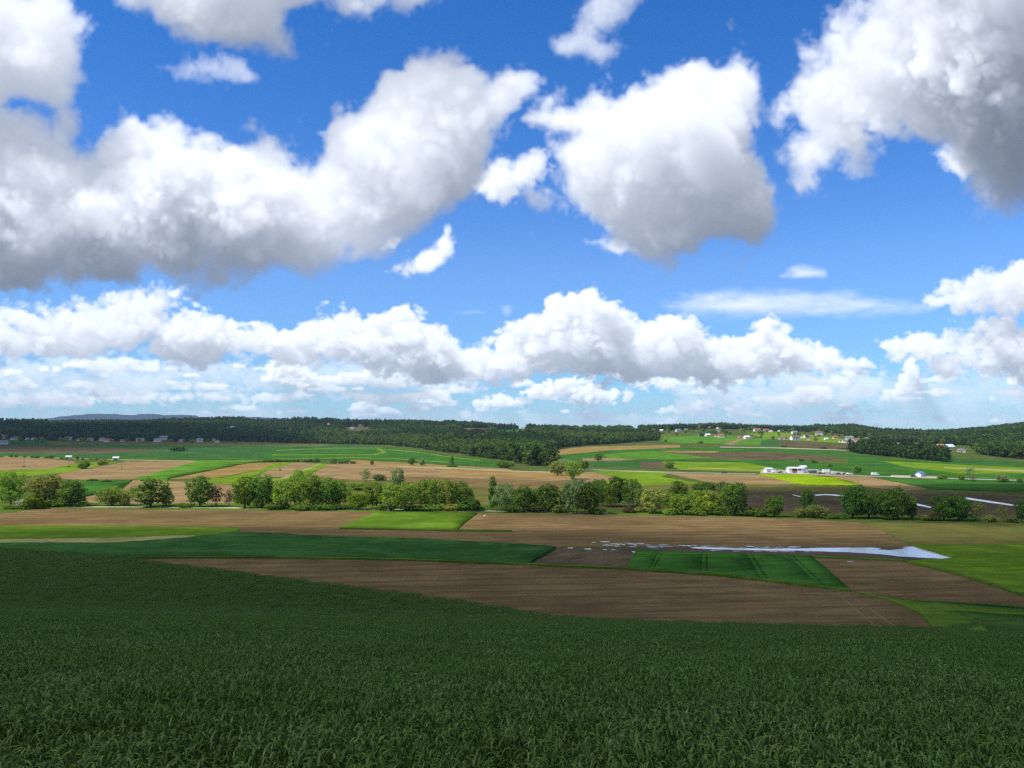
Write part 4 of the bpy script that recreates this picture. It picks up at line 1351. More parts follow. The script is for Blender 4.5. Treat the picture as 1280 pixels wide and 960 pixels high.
# the tree row along the track: centre px, foot row, width px, height px, kind, colour, pale trunk
ROW = [
    (12, 632, 32, 46, 'tall', 'light green', 0), (57, 632, 42, 41, 'round', 'olive', 0), (90, 633, 32, 35, 'round', 'dark green', 0),
    (139, 632, 30, 25, 'round', 'mid green', 0), (155, 632, 20, 22, 'round', 'olive', 0), (188, 633.5, 42, 38, 'round', 'dark green', 0), (208, 633, 15, 26, 'round', 'olive', 0),
    (250, 633.5, 34, 41, 'round', 'dark green', 0), (271, 633, 20, 27, 'thin', 'brownish', 0), (286, 633, 14, 22, 'thin', 'brownish', 0),
    (306, 635, 30, 42, 'round', 'mid green', 0), (328, 635, 32, 45, 'round', 'dark green', 0), (352, 636, 26, 38, 'tall', 'light green', 0), (370, 634, 24, 44, 'tall', 'light green', 0),
    (386, 636, 34, 46, 'tall', 'mid green', 0), (408, 636, 28, 41, 'tall', 'mid green', 0), (424, 635, 20, 37, 'tall', 'mid green', 0),
    (447, 637, 24, 22, 'round', 'bright green', 0), (468, 636, 26, 35, 'tall', 'mid green', 0), (488, 638.5, 26, 36, 'tall', 'light green', 1), (506, 638.5, 26, 38, 'tall', 'light green', 1),
    (497, 630, 20, 47, 'tall', 'grey green', 0), (529, 636, 28, 39, 'tall', 'mid green', 0), (545, 637, 20, 40, 'tall', 'mid green', 1), (559, 637, 22, 40, 'tall', 'light green', 1), (574, 637, 22, 38, 'tall', 'mid green', 1),
    (616, 638, 17, 45, 'spire', 'dark green', 0), (632, 638.5, 26, 36, 'tall', 'grey green', 1), (655, 639.5, 30, 34, 'round', 'dark green', 0), (686, 640, 30, 38, 'round', 'dark green', 0),
    (708, 640, 18, 36, 'spire', 'dark green', 0), (722, 641.5, 34, 45, 'tall', 'grey green', 0), (737, 642.5, 28, 42, 'round', 'dark green', 0), (752, 633, 24, 36, 'tall', 'mid green', 0), (771, 633, 26, 39, 'tall', 'dark green', 1), (789, 634, 24, 37, 'tall', 'mid green', 1),
    (815, 641.5, 34, 33, 'tall', 'olive', 0), (853, 643, 28, 27, 'round', 'light green', 0), (848, 633, 22, 34, 'round', 'mid green', 0), (884, 642.5, 34, 32, 'round', 'light green', 0),
    (905, 636, 20, 36, 'tall', 'grey green', 0), (919, 644.5, 34, 44, 'round', 'dark green', 0), (968, 646, 24, 28, 'round', 'mid green', 0), (1010, 642, 17, 32, 'tall', 'dark green', 0),
    (1066, 648, 32, 42, 'round', 'dark green', 0), (1086, 648, 30, 38, 'round', 'dark green', 0), (1104, 648.5, 24, 34, 'tall', 'dark green', 0), (1122, 649, 40, 42, 'round', 'dark green', 0), (1140, 649, 14, 26, 'round', 'dark green', 0),
    (1180, 650.5, 30, 33, 'round', 'dark green', 0), (1198, 650.5, 32, 33, 'round', 'dark green', 0), (1222, 651, 20, 26, 'thin', 'olive', 0), (1254, 652, 15, 22, 'thin', 'olive', 0), (1277, 652.5, 16, 30, 'round', 'dark green', 0),
    (340, 633, 20, 30, 'tall', 'olive', 0), (396, 633, 22, 34, 'tall', 'light green', 0), (418, 633, 18, 30, 'tall', 'olive', 0), (436, 634, 18, 26, 'thin', 'light green', 0), (480, 634, 18, 30, 'tall', 'mid green', 0), (516, 634, 18, 34, 'thin', 'olive', 0), (537, 634, 18, 36, 'tall', 'light green', 0), (586, 636, 16, 28, 'tall', 'mid green', 0),
    (644, 637, 18, 28, 'thin', 'mid green', 0), (670, 638, 18, 28, 'tall', 'olive', 0), (762, 634, 18, 30, 'tall', 'light green', 0), (800, 637, 18, 28, 'thin', 'olive', 0), (834, 638, 18, 24, 'tall', 'light green', 0), (868, 639, 20, 28, 'tall', 'light green', 0), (897, 640, 16, 26, 'thin', 'olive', 0),
]
SHAPE = {'round': 'full rounded', 'tall': 'tall loose', 'spire': 'slim pointed', 'thin': 'thin sparse', 'bush': 'low bushy', 'small': 'small round'}


def build_row():
    rng = np.random.default_rng(41)
    order = sorted(range(len(ROW)), key=lambda i: ROW[i][0])
    rank = {i: k for k, i in enumerate(order)}
    for i, (px, py, w, h, kind, col, pale) in enumerate(ROW):
        lab = '%s %s tree%s, %s from left in the track row' % (SHAPE[kind], col, ', pale trunks' if pale else '', ordinal(rank[i]))
        plant(kind, col, px, py, w, h * 0.94, 'deciduous_tree', lab, 'tree', 'trees in the row along the track', rng, BIRCH if pale else None)
    # undergrowth and bushes at the foot of the row
    B = [(42, 636, 22, 19, 'bright green'), (28, 634, 14, 10, 'pale blossom'), (70, 633, 26, 10, 'dark green'), (104, 633, 12, 6, 'mid green'), (232, 634, 16, 6, 'mid green'), (346, 636.5, 22, 10, 'dark green'), (378, 637, 26, 7, 'dark green'), (402, 637.3, 24, 7, 'dark green'), (428, 636.5, 20, 6, 'dark green'),
         (480, 637.5, 18, 8, 'dark green'), (520, 638, 26, 7, 'dark green'), (543, 638, 24, 8, 'dark green'), (566, 638, 20, 9, 'olive'), (588, 638, 24, 16, 'dark green'), (446, 612, 30, 9, 'mid green'), (642, 640, 20, 10, 'dark green'), (668, 640, 18, 12, 'brownish'), (700, 641, 14, 12, 'olive'), (746, 642.5, 14, 8, 'dark green'),
         (786, 641, 12, 9, 'brownish'), (800, 640, 14, 7, 'olive'), (836, 643, 16, 8, 'mid green'), (870, 644, 18, 10, 'mid green'), (868, 638, 12, 7, 'pale blossom'), (900, 644, 14, 12, 'mid green'), (880, 612, 28, 10, 'dark green'), (944, 645, 22, 13, 'mid green'), (955, 646, 16, 8, 'dark green'), (1000, 646.5, 14, 12, 'olive'), (1021, 647, 22, 18, 'olive'), (1040, 648, 20, 6, 'mid green'),
         (1052, 648.5, 12, 8, 'dark green'), (1112, 649.5, 14, 8, 'dark green'), (1160, 650.5, 14, 8, 'olive'), (1168, 651, 10, 11, 'brownish'), (1212, 651.5, 12, 10, 'dark green'), (1238, 652, 14, 9, 'olive'), (1265, 653, 12, 8, 'olive'), (15, 636, 18, 5, 'mid green'), (132, 603, 12, 4, 'dark green'), (115, 602, 10, 4, 'dark green')]
    order = sorted(range(len(B)), key=lambda i: B[i][0])
    rank = {i: k for k, i in enumerate(order)}
    for i, (px, py, w, h, col) in enumerate(B):
        what = 'pale blossoming' if col == 'pale blossom' else col
        plant('bush', col, px, py, w * 1.3, h, 'shrub', '%s low shrub, %s shrub from left along the tree row' % (what, ordinal(rank[i])), 'shrub', 'shrubs along the tree row', rng)
    # single trees and bushes out in the fields behind
    S = [(105, 586, 14, 11, 'bush', 'bright green', 'bright green round bush beside the left tan field'), (128, 581.5, 13, 8, 'bush', 'olive', 'olive green bush right of the bright round bush at left'),
         (222, 564, 18, 7, 'bush', 'dark green', 'lone dark bush in the shaded far left fields'), (457, 603, 16, 17, 'thin', 'grey green', 'thin grey green tree on the tan field edge behind the row'), (474, 601, 14, 9, 'bush', 'dark green', 'very dark round bush beside the thin grey tree'),
         (372, 604, 14, 17, 'tall', 'light green', 'light green tree rising behind the dense middle trees'),
         (514, 581.5, 9, 10, 'round', 'dark green', 'small dark tree, left of a pair on the tan field'), (527, 582, 9, 9, 'round', 'grey green', 'small grey green tree, right of a pair on the tan field'), (565, 583, 8, 13, 'spire', 'mid green', 'pointed small tree by the pale middle track'), (565, 583.5, 16, 2.5, 'bush', 'dark green', 'flat dark scrub at the foot of the pointed small tree'),
         (632, 585, 20, 10, 'bush', 'dark green', 'dark bush clump at the corner of the curving green field'), (465, 581, 4, 6.5, 'bush', 'dark green', 'tiny dark upright bush on the golden strip'),
         (697, 594, 20, 18, 'round', 'olive', 'olive tree at the bend of the pale track'), (717, 599, 22, 22, 'tall', 'light green', 'leafy light green tree beside the bend of the pale track'), (731, 587, 11, 12, 'round', 'dark green', 'dark tree behind the olive trees at the track bend'), (708, 588, 18, 14, 'tall', 'grey green', 'grey green tree above the bend of the pale track'),
         (748, 576, 11, 10, 'round', 'dark green', 'lone dark round tree in the green middle distance'), (837, 585.5, 12, 9, 'round', 'mid green', 'lone round tree beside the striped meadow'), (1072, 591.5, 11, 10, 'round', 'mid green', 'round green tree right of the white farm vehicles'),
         (1002, 576.5, 7, 4, 'bush', 'dark green', 'tiny dark bush on the slope, left of two'), (1018, 578.5, 8, 5, 'bush', 'dark green', 'tiny dark bush on the slope, right of two'), (1038, 583, 6, 3, 'bush', 'dark green', 'small bush above the box truck'),
         (1178, 599.5, 12, 7, 'bush', 'mid green', 'bushy green shrub right of the gravel lot'), (1202, 600.5, 8, 9, 'round', 'mid green', 'small round tree left of the bare tree by the road'), (1213, 597, 14, 14, 'thin', 'grey green', 'thin half bare tree by the road at right'), (1216, 602, 9, 9, 'thin', 'grey green', 'small thin tree under the half bare tree'),
         (1254, 603.5, 15, 11, 'round', 'grey green', 'round grey green bush by the road near the right edge'), (1275, 604, 7, 8, 'bush', 'mid green', 'small bush beside the road at the right edge'),
         (1029, 561, 10, 3, 'bush', 'dark green', 'low dark scrub left end of the strip under the hamlet'), (1052, 562, 10, 3, 'bush', 'dark green', 'low dark scrub beside the dark copse'), (980, 559, 8, 3, 'bush', 'dark green', 'low dark scrub on the brown slope under the hamlet'),
         (876, 554, 7, 3, 'bush', 'dark green', 'tiny dark bush at the lower edge of the hamlet meadow'), (832, 552, 5, 3, 'bush', 'dark green', 'tiny dark bush left of the hamlet meadow'), (974, 534, 3, 6, 'spire', 'dark green', 'narrow dark conifer on the skyline near the hamlet'), (951, 547, 3, 3, 'bush', 'dark green', 'tiny dark bush on the yellow green hamlet slope')]
    for (px, py, w, h, kind, col, lab) in S:
        plant(kind, col, px, py, w, h, 'deciduous_tree' if 'tree' in lab and 'bush' not in lab else 'shrub', lab, 'tree' if 'tree' in lab and 'bush' not in lab else 'shrub', None, rng)
    for k in range(13):
        px = 331 + k * 5.2 + rng.uniform(-1, 1)
        plant('bush', 'dark green', px, 578 - rng.uniform(0, .5), rng.uniform(5, 7.5), rng.uniform(3, 5), 'shrub', 'small dark shrub in the hedge above the tan fields, %s from the left' % ORD[k], 'shrub', 'hedge shrubs above the tan fields', rng)
    for k, (px, py, w, h) in enumerate([(417, 579.5, 9, 7), (426, 579.5, 8, 4), (433, 579.5, 7, 5), (441, 579.8, 7, 4), (395, 577.5, 10, 6)]):
        plant('bush', 'dark green', px, py, w, h, 'shrub', 'dark bush in the clump left of the middle track, %s from the left' % ORD[(1, 2, 3, 4, 0)[k]], 'shrub', 'dark bush clump', rng)
    for k in range(16):
        px = 2 + k * 9.3 + rng.uniform(-3, 3)
        plant('small', 'dark green' if k % 3 else 'mid green', px, 571.2 + px * 0.033, rng.uniform(5, 10), rng.uniform(2, 4), 'shrub', 'little hedge bush along the far left track, %s from the left' % ORD[k], 'shrub', 'hedge bushes along the far left track', rng)
    # trees scattered between the hamlet houses, each a few pixels
    for (a, b, r0, r1, n, where) in ((790, 955, 533, 546, 64, 'between the hamlet houses right of centre'), (955, 1060, 538, 551, 28, 'round the white houses right of the hamlet'), (1060, 1110, 549, 552, 8, 'beside the lane above the dark copse'),
                              (0, 300, 549, 554, 44, 'among the houses of the far left village'), (340, 460, 526, 532, 14, 'beside the houses on the dark left skyline'), (640, 790, 533, 536, 18, 'on the skyline above the middle forest')):
        for k in range(n):
            px, py = rng.uniform(a, b), rng.uniform(r0, r1)
            if py < np.interp(px, S_PX, S_SKY) + 6.3:
                continue
            plant('small', ['dark green', 'dark green', 'mid green', 'olive'][rng.integers(4)], px, py, rng.uniform(3.5, 7), rng.uniform(3, 5.5), 'far_tree', 'small far tree ' + where, 'tree', 'small trees ' + where, rng)


build_row()
print('trees', round(time.time() - T0, 1))


# ------------------------------------------------------------------ buildings
PLASTER = mat_simple('white_plaster', (0.70, 0.69, 0.65), 0.8, 0.05, 0.6)
CREAM = mat_simple('cream_plaster', (0.66, 0.58, 0.44), 0.8, 0.06, 0.6)
GREYWALL = mat_simple('grey_plaster', (0.46, 0.44, 0.41), 0.8, 0.08, 0.6)
WOODWALL = mat_simple('brown_boards', (0.17, 0.11, 0.07), 0.85, 0.2, 1.5)
TILE_RED = mat_simple('red_tiles', (0.26, 0.095, 0.060), 0.8, 0.2, 1.2)
TILE_ORANGE = mat_simple('orange_tiles', (0.42, 0.175, 0.085), 0.8, 0.2, 1.2)
TILE_GREY = mat_simple('grey_tiles', (0.17, 0.165, 0.165), 0.7, 0.2, 1.2)
TILE_BROWN = mat_simple('brown_tiles', (0.15, 0.095, 0.07), 0.8, 0.2, 1.2)
SHEETW = mat_simple('pale_sheet_roof', (0.60, 0.61, 0.62), 0.4, 0.04, 0.5)
BLUEROOF = mat_simple('blue_roof', (0.10, 0.20, 0.46), 0.5, 0.1, 0.6)
GLASS = mat_simple('dark_glass', (0.03, 0.035, 0.045), 0.12, 0.1, 1.0, 0.0, 0.6)
BAY_SHADE = mat_simple('painted_bay_shade', (0.035, 0.030, 0.028), 0.8, 0.1, 1.0)  # dark colour stands in for the shade inside the hall's bay
RUST = mat_simple('rust_brown_door', (0.30, 0.11, 0.045), 0.7, 0.2, 1.5)
PAINT = {k: mat_simple(k + '_paint', c, 0.3, 0.03, 0.5, 0.0, 0.5) for k, c in {'white': (0.82, 0.82, 0.81), 'dark': (0.035, 0.038, 0.045), 'silver': (0.50, 0.51, 0.53), 'red': (0.36, 0.035, 0.03), 'blue': (0.05, 0.10, 0.30)}.items()}
RUBBER = mat_simple('rubber', (0.025, 0.025, 0.025), 0.9, 0.1, 2.0)


def box(V, Fc, x0, x1, y0, y1, z0, z1):
    o = len(V)
    V += [(x0, y0, z0), (x1, y0, z0), (x1, y1, z0), (x0, y1, z0), (x0, y0, z1), (x1, y0, z1), (x1, y1, z1), (x0, y1, z1)]
    Fc += [(o, o + 3, o + 2, o + 1), (o + 4, o + 5, o + 6, o + 7), (o, o + 1, o + 5, o + 4), (o + 1, o + 2, o + 6, o + 5), (o + 2, o + 3, o + 7, o + 6), (o + 3, o, o + 4, o + 7)]


def gable_wall(w, d, h, rise):
    x, y = w / 2, d / 2
    V = [(-x, -y, -1.5), (x, -y, -1.5), (x, y, -1.5), (-x, y, -1.5), (-x, -y, h), (x, -y, h), (x, y, h), (-x, y, h), (-x, 0, h + rise), (x, 0, h + rise)]
    return V, [(0, 1, 5, 4), (2, 3, 7, 6), (1, 2, 6, 9, 5), (3, 0, 4, 8, 7), (0, 3, 2, 1)]


def gable_roof(w, d, h, rise, ov=0.5, t=0.22):
    x, y = w / 2 + ov, d / 2 + ov
    k = rise / (d / 2)
    e = h - ov * k + 0.03
    V, Fc = [], []
    for s in (-1, 1):
        o = len(V)
        V += [(-x, s * y, e), (x, s * y, e), (x, 0, h + rise + .03), (-x, 0, h + rise + .03), (-x, s * y, e + t), (x, s * y, e + t), (x, 0, h + rise + t + .03), (-x, 0, h + rise + t + .03)]
        Fc += [(o, o + 1, o + 2, o + 3), (o + 4, o + 7, o + 6, o + 5), (o, o + 4, o + 5, o + 1), (o + 1, o + 5, o + 6, o + 2), (o + 3, o + 2, o + 6, o + 7), (o, o + 3, o + 7, o + 4)]
    return V, Fc


def house(x, y, z, w, d, h, rise, rz, wall, roof, label, group=None, detail=True, name='house', cat='house'):
    t = tag(empty(name, (x, y, z), rz), label, cat, group)
    V, Fc = gable_wall(w, d, h, rise)
    mesh_obj('wall', V, Fc, wall, t)
    V, Fc = gable_roof(w, d, h, rise)
    rf = mesh_obj('roof', V, Fc, roof, t)
    if detail:
        V, Fc = [], []
        box(V, Fc, w * .18, w * .18 + .7, .3, 1.0, h + rise * .4, h + rise + .9)
        mesh_obj('chimney', V, Fc, GREYWALL, rf)
        n = max(2, int(w / 3.2))
        for lv in range(2 if h > 4.5 else 1):
            for k in range(n):
                cx = -w / 2 + w * (k + .5) / n
                V, Fc = [], []
                if lv == 0 and k == n // 2:
                    box(V, Fc, cx - .55, cx + .55, -d / 2 - .06, -d / 2 + .1, 0, 2.1)
                    mesh_obj('door', V, Fc, WOODWALL, t)
                else:
                    box(V, Fc, cx - .55, cx + .55, -d / 2 - .05, -d / 2 + .1, 1.0 + lv * 2.7, 2.3 + lv * 2.7)
                    mesh_obj('window', V, Fc, GLASS, t)
    return t


HOUSES = {
    'in the village under the dark wooded hill': [(5, 548, 8, 'w', 'r'), (15, 550, 5, 'w', 'g'), (22, 549.5, 7, 'w', 'b'), (27, 546, 6, 'c', 'r'), (33, 549.5, 5, 'w', 'g'), (41, 549.5, 5, 'w', 'g'), (53, 548.5, 5, 'w', 'b'), (3, 555.5, 9, 'w', 'g'), (75, 548, 4, 'w', 'g'), (86, 549.5, 6, 'w', 'g'), (98, 551, 5, 'w', 'w'), (102, 550, 5, 'w', 'r'), (112, 551, 7, 'c', 'b'), (127, 551, 7, 'w', 'g'), (133, 552.3, 7, 'w', 'w'), (141, 551, 4, 'c', 'g'), (152, 552, 5, 'w', 'w'), (159, 550, 5, 'c', 'r'),
                                                 (173, 552, 8, 'c', 'g'), (178, 551, 7, 'w', 'w'), (196, 552.5, 8, 'w', 'w'), (204, 550, 10, 'w', 'g'), (226, 552.5, 6, 'w', 'r'), (249, 552.5, 8, 'w', 'g'), (266, 551.5, 7, 'c', 'o'), (271, 553, 5, 'w', 'b')],
    'on the wooded left hillside': [(284, 537, 6, 'w', 'w'), (291, 536.5, 7, 'w', 'g')],
    'on the dark skyline ridge left of centre': [(350, 530, 3.5, 'w', 'g'), (361, 530, 5, 'w', 'w'), (382, 530, 5, 'w', 'w'), (396, 532, 4, 'w', 'g'), (401, 532.5, 4.5, 'w', 'w'), (410, 531, 4, 'w', 'w'), (412, 534.5, 5, 'w', 'g'), (440, 536.5, 5, 'w', 'g'), (450, 533, 3.5, 'w', 'g'), (495, 532.5, 3.5, 'w', 'w'), (508, 533.5, 3, 'w', 'g'), (514, 533.5, 3, 'w', 'w'), (539, 532.3, 4, 'c', 'g')],
    'on the skyline above the middle forest': [(654, 535.5, 4, 'w', 'w'), (701, 536.6, 4, 'w', 'w'), (726, 537.2, 4, 'w', 'w'), (757, 537.4, 4, 'w', 'g'), (790, 539, 5, 'w', 'g'), (796, 540, 4, 'c', 'r')],
    'in the hamlet on the right hand hill': [(809, 540, 4, 'w', 'r'), (827, 539, 4, 'w', 'w'), (848, 539.5, 6, 'w', 'g'), (858, 538, 4, 'w', 'g'), (874, 535.8, 4, 'w', 'r'), (886, 536, 5, 'w', 'w'), (897, 535.8, 5, 'w', 'r'), (876, 545, 5, 'w', 'r'), (885, 545.3, 6, 'w', 'w'), (895, 546, 4, 'w', 'r'), (902, 546.6, 7, 'w', 'w'), (898, 539.5, 3.5, 'w', 'g'), (926, 547.6, 5, 'c', 'r'), (934, 548.3, 7, 'w', 'w'), (947, 539.5, 8, 'w', 'w'), (958, 539.5, 6, 'w', 'r'), (964, 540, 6, 'w', 'w'), (974, 539.5, 5, 'w', 'w')],
    'among the white houses right of the hamlet': [(976, 549.4, 4, 'w', 'g'), (982, 549.2, 7, 'w', 'r'), (994, 542.5, 7, 'w', 'w'), (995, 550, 11, 'w', 'w'), (1001, 548, 6, 'w', 'g'), (1009, 547.3, 7, 'w', 'w'), (1011, 550, 5, 'w', 'r'), (1025, 543.8, 9, 'w', 'w'), (1033, 550, 4, 'w', 'w'), (1045, 548.5, 6, 'c', 'r'), (1052, 552.4, 5, 'w', 'w'), (1056, 552.8, 3.5, 'w', 'g'), (1063, 550, 9, 'w', 'g'), (1072, 552, 7, 'w', 'w'), (1084, 550.6, 7, 'w', 'g'), (1097, 558, 7, 'w', 'w')],
    'on the right hand forest ridge': [(1095, 542.5, 5, 'w', 'r'), (1102, 542.5, 4, 'w', 'w'), (1158, 543, 8, 'w', 'w'), (1173, 542.8, 7, 'w', 'w')],
    'beside the right hand copse': [(1175, 565.2, 4, 'w', 'g'), (1177, 560.2, 9, 'w', 'o'), (1188, 561.6, 11, 'w', 'w'), (1201, 564.5, 6, 'w', 'g'), (1208, 565.5, 6, 'c', 'b')],
}
HPOS = []
RM = {'r': (TILE_RED, 'red'), 'g': (TILE_GREY, 'grey'), 'b': (TILE_BROWN, 'brown'), 'w': (SHEETW, 'pale'), 'o': (TILE_ORANGE, 'orange')}


def build_houses():
    rng = np.random.default_rng(8)
    for grp, L in HOUSES.items():
        L = sorted(L)
        for k, (px, py, wpx, wc, rc) in enumerate(L):
            py = max(py, float(np.interp(px, S_PX, S_SKY)) + 5.6)
            x, y, z = at(px, py)
            w = max(7.0, wpx * y / FPX * 0.98)
            d = min(w * .72, 11.0); h = min(w * .30, 5.5)
            gable = rng.random() < .35 and w < 13
            if rc == 'w' and rng.random() < .62:
                rc = 'grb'[rng.integers(3)]
            rm, rn = RM[rc]
            house(x, y + d / 2, z, w, d, h, d * .36, (math.pi / 2 if gable else 0) + rng.uniform(-.35, .35), PLASTER if wc == 'w' else CREAM, rm,
                  '%s house, %s roof, %s from left, %s' % ('white' if wc == 'w' else 'cream', rn, ordinal(k), grp), 'houses ' + grp, wpx >= 6)
            HPOS.append((px, y, wpx))


build_houses()


def car(px, py, kind, paint, rz, label, name, cat, pos=None):
    x, y, z = at(px, py)
    t = tag(empty(name, (x, y, z), rz), label, cat, 'vehicles of the valley')
    L, W = (4.3, 1.75) if kind == 'car' else (5.4, 2.0)
    prof = [(-.5, .28), (-.5, .55), (-.46, .62), (-.30, .64), (-.20, 1.0), (.18, 1.0), (.30, .68), (.47, .60), (.5, .5), (.5, .28)] if kind == 'car' else [(-.5, .22), (-.5, .95), (-.47, 1.0), (.24, 1.0), (.33, .92), (.40, .58), (.48, .50), (.5, .40), (.5, .22)]
    H = 1.45 if kind == 'car' else 2.35
    V = [(a * L, s * W / 2 * (0.86 if b > .8 else 1.0), b * H) for s in (-1, 1) for a, b in prof]
    n = len(prof)
    Fc = [tuple(range(n)), tuple(range(2 * n - 1, n - 1, -1))] + [(i, i + n, (i + 1) % n + n, (i + 1) % n) for i in range(n)]
    mesh_obj('body', V, Fc, PAINT[paint], t)
    V, Fc = [], []
    if kind == 'car':
        box(V, Fc, -.24 * L, .20 * L, -W / 2 * .9 - .02, W / 2 * .9 + .02, .70 * H, .93 * H)
    else:
        box(V, Fc, .12 * L, .33 * L, -W / 2 - .02, W / 2 + .02, .62 * H, .86 * H)
    mesh_obj('window', V, Fc, GLASS, t)
    for a in (-.31, .31):
        for s in (-1, 1):
            v, f = tube([(a * L, s * W / 2 - .12, .32), (a * L, s * W / 2 + .06, .32)], [.32, .32], 10)
            f = list(f) + [tuple(range(9, -1, -1))]
            mesh_obj('wheel', v, f, RUBBER, t)
    return t


def truck(px, py, rz, label):
    x, y, z = at(px, py)
    t = tag(empty('box_truck', (x, y, z), rz), label, 'truck', 'vehicles of the valley')
    V, Fc = [], []
    box(V, Fc, -3.6, 1.5, -1.2, 1.2, .95, 3.3)
    mesh_obj('cargo_box', V, Fc, PAINT['white'], t)
    prof = [(1.6, .5), (1.6, 2.5), (2.7, 2.5), (3.3, 1.6), (3.4, .5)]
    V = [(a, s * 1.1, b) for s in (-1, 1) for a, b in prof]
    Fc = [tuple(range(5)), tuple(range(9, 4, -1))] + [(i, i + 5, (i + 1) % 5 + 5, (i + 1) % 5) for i in range(5)]
    cab = mesh_obj('cab', V, Fc, PAINT['white'], t)
    V, Fc = [], []
    box(V, Fc, 2.0, 2.85, -1.13, 1.13, 1.65, 2.3)
    mesh_obj('window', V, Fc, GLASS, cab)
    V, Fc = [], []
    box(V, Fc, -3.5, 3.0, -.9, .9, .55, .93)
    mesh_obj('chassis', V, Fc, PAINT['dark'], t)
    for a in (-2.4, 2.4):
        for s in (-1, 1):
            v, f = tube([(a, s * 1.0 - .15, .5), (a, s * 1.0 + .15, .5)], [.5, .5], 10)
            mesh_obj('wheel', v, list(f) + [tuple(range(9, -1, -1))], RUBBER, t)
    return t


def build_farm():
    # the long white machine hall its open bay is a solid panel coloured dark as inner shade
    x, y, z = at(996, 591.2)
    k = y / FPX
    w, d, h, rise = 19 * k, 8.0, 3.6, 0.9
    t = tag(empty('machine_hall', (x, y + d / 2, z)), 'long white farm hall with dark open bay and rust brown door by the road', 'farm building')
    V, Fc = gable_wall(w, d, h, rise); mesh_obj('wall', V, Fc, PLASTER, t)
    V, Fc = gable_roof(w, d, h, rise, .45); mesh_obj('roof', V, Fc, SHEETW, t)
    V, Fc = [], []
    box(V, Fc, -w * .30, w * .02, -d / 2 - .08, -d / 2 + .2, 1.9, 3.7); mesh_obj('bay_shade_panel', V, Fc, BAY_SHADE, t)
    V, Fc = [], []
    box(V, Fc, -w * .30, w * .02, -d / 2 - .10, -d / 2 + .2, 0, 1.85); mesh_obj('door', V, Fc, RUST, t)
    for q in (.10, .20):
        V, Fc = [], []
        box(V, Fc, w * q, w * (q + .07), -d / 2 - .07, -d / 2 + .1, 1.8, 3.4); mesh_obj('window', V, Fc, GLASS, t)
    V, Fc = [], []
    box(V, Fc, w * .34, w * .49, -d / 2 - .09, -d / 2 + .1, 0, 3.2); mesh_obj('gate', V, Fc, PAINT['silver'], t)
    x, y, z = at(1006, 591)
    house(x, y + 5, z, 4.5, 5, 4.6, .9, .1, PLASTER, SHEETW, 'narrow white shed against the right end of the farm hall', None, False, 'shed', 'shed')
    x, y, z = at(1018, 592)
    t = tag(empty('open_shed', (x, y + 3, z)), 'low open shed with flat white roof right of the farm hall', 'shed')
    w, d = 13 * k, 6.0
    V, Fc = [], []
    box(V, Fc, -w / 2, w / 2, -d / 2, d / 2, 2.7, 2.95); mesh_obj('roof', V, Fc, SHEETW, t)
    V, Fc = [], []
    box(V, Fc, -w / 2 + .3, w / 2 - .3, d / 2 - .3, d / 2 - .1, 0, 2.68); mesh_obj('wall', V, Fc, GREYWALL, t)
    for a in (-1, -.33, .33, 1):
        V, Fc = [], []
        box(V, Fc, a * (w / 2 - .3) - .12, a * (w / 2 - .3) + .12, -d / 2 + .1, -d / 2 + .34, 0, 2.68); mesh_obj('post', V, Fc, WOODWALL, t)
    x, y, z = at(962, 590.6)
    house(x, y + 4, z, 5.5, 5, 2.8, .7, .2, PLASTER, SHEETW, 'small white shed at the left end of the farm yard', None, False, 'shed', 'shed')
    truck(1034, 592, 0.05, 'white box truck parked in the farm yard right of the open shed')
    car(969, 591, 'van', 'white', .2, 'white van parked near the left end of the farm yard', 'parked_van', 'van')
    car(976, 591.4, 'car', 'dark', .1, 'dark car parked left of the farm hall', 'parked_car', 'car')
    car(981, 591.6, 'car', 'silver', -.2, 'silver car parked close to the left wall of the farm hall', 'parked_car', 'car')
    car(1025, 592.6, 'car', 'dark', .3, 'dark car parked before the open shed', 'parked_car', 'car')
    car(1043, 593, 'car', 'silver', 0, 'silver car parked right behind the white box truck', 'parked_car', 'car')
    car(1048, 593.2, 'car', 'dark', .4, 'dark car beside the silver car at the yard end', 'parked_car', 'car')
    car(1056, 593.2, 'car', 'dark', -.1, 'dark car standing apart at the right end of the farm yard', 'parked_car', 'car')
    car(1061, 593.4, 'car', 'white', .1, 'white car last in the farm yard line', 'parked_car', 'car')
    car(1094, 594.4, 'van', 'white', .05, 'white van alone on the road right of the yard', 'white_van', 'van')
    car(905, 591.7, 'car', 'dark', .05, 'dark car driving on the pale road left of the farm', 'driving_car', 'car')
    car(1142, 596.4, 'car', 'dark', .1, 'dark car on the gravel lot before the blue roofed shed', 'parked_car', 'car')
    x, y, z = at(1153, 596)
    house(x, y + 4, z, 5, 4.6, 2.2, 1.5, .6, PLASTER, BLUEROOF, 'white shed with pointed blue roof on the gravel lot', None, False, 'shed', 'shed')
    x, y, z = at(624, 568.5)
    house(x, y + 5, z, 13, 8, 3.4, 1.8, -.1, CREAM, TILE_BROWN, 'cream barn at the foot of the middle forest', None, True, 'barn', 'barn')
    for px, lab in ((673.5, 'left narrow white tower at the forest edge'), (677.5, 'right narrow white tower at the forest edge')):
        x, y, z = at(px, 569.5)
        h = 7.5 * y / FPX
        t = tag(empty('white_silo', (x, y, z)), lab, 'silo', 'white silos at the forest edge')
        v, f = tube([(0, 0, -.5), (0, 0, h * .9)], [1.15, 1.15], 14); mesh_obj('tower', v, f, PLASTER, t)
        v, f = tube([(0, 0, h * .9), (0, 0, h)], [1.2, .15], 14); mesh_obj('cap', v, f, TILE_GREY, t)
    x, y, z = at(154, 575.2)
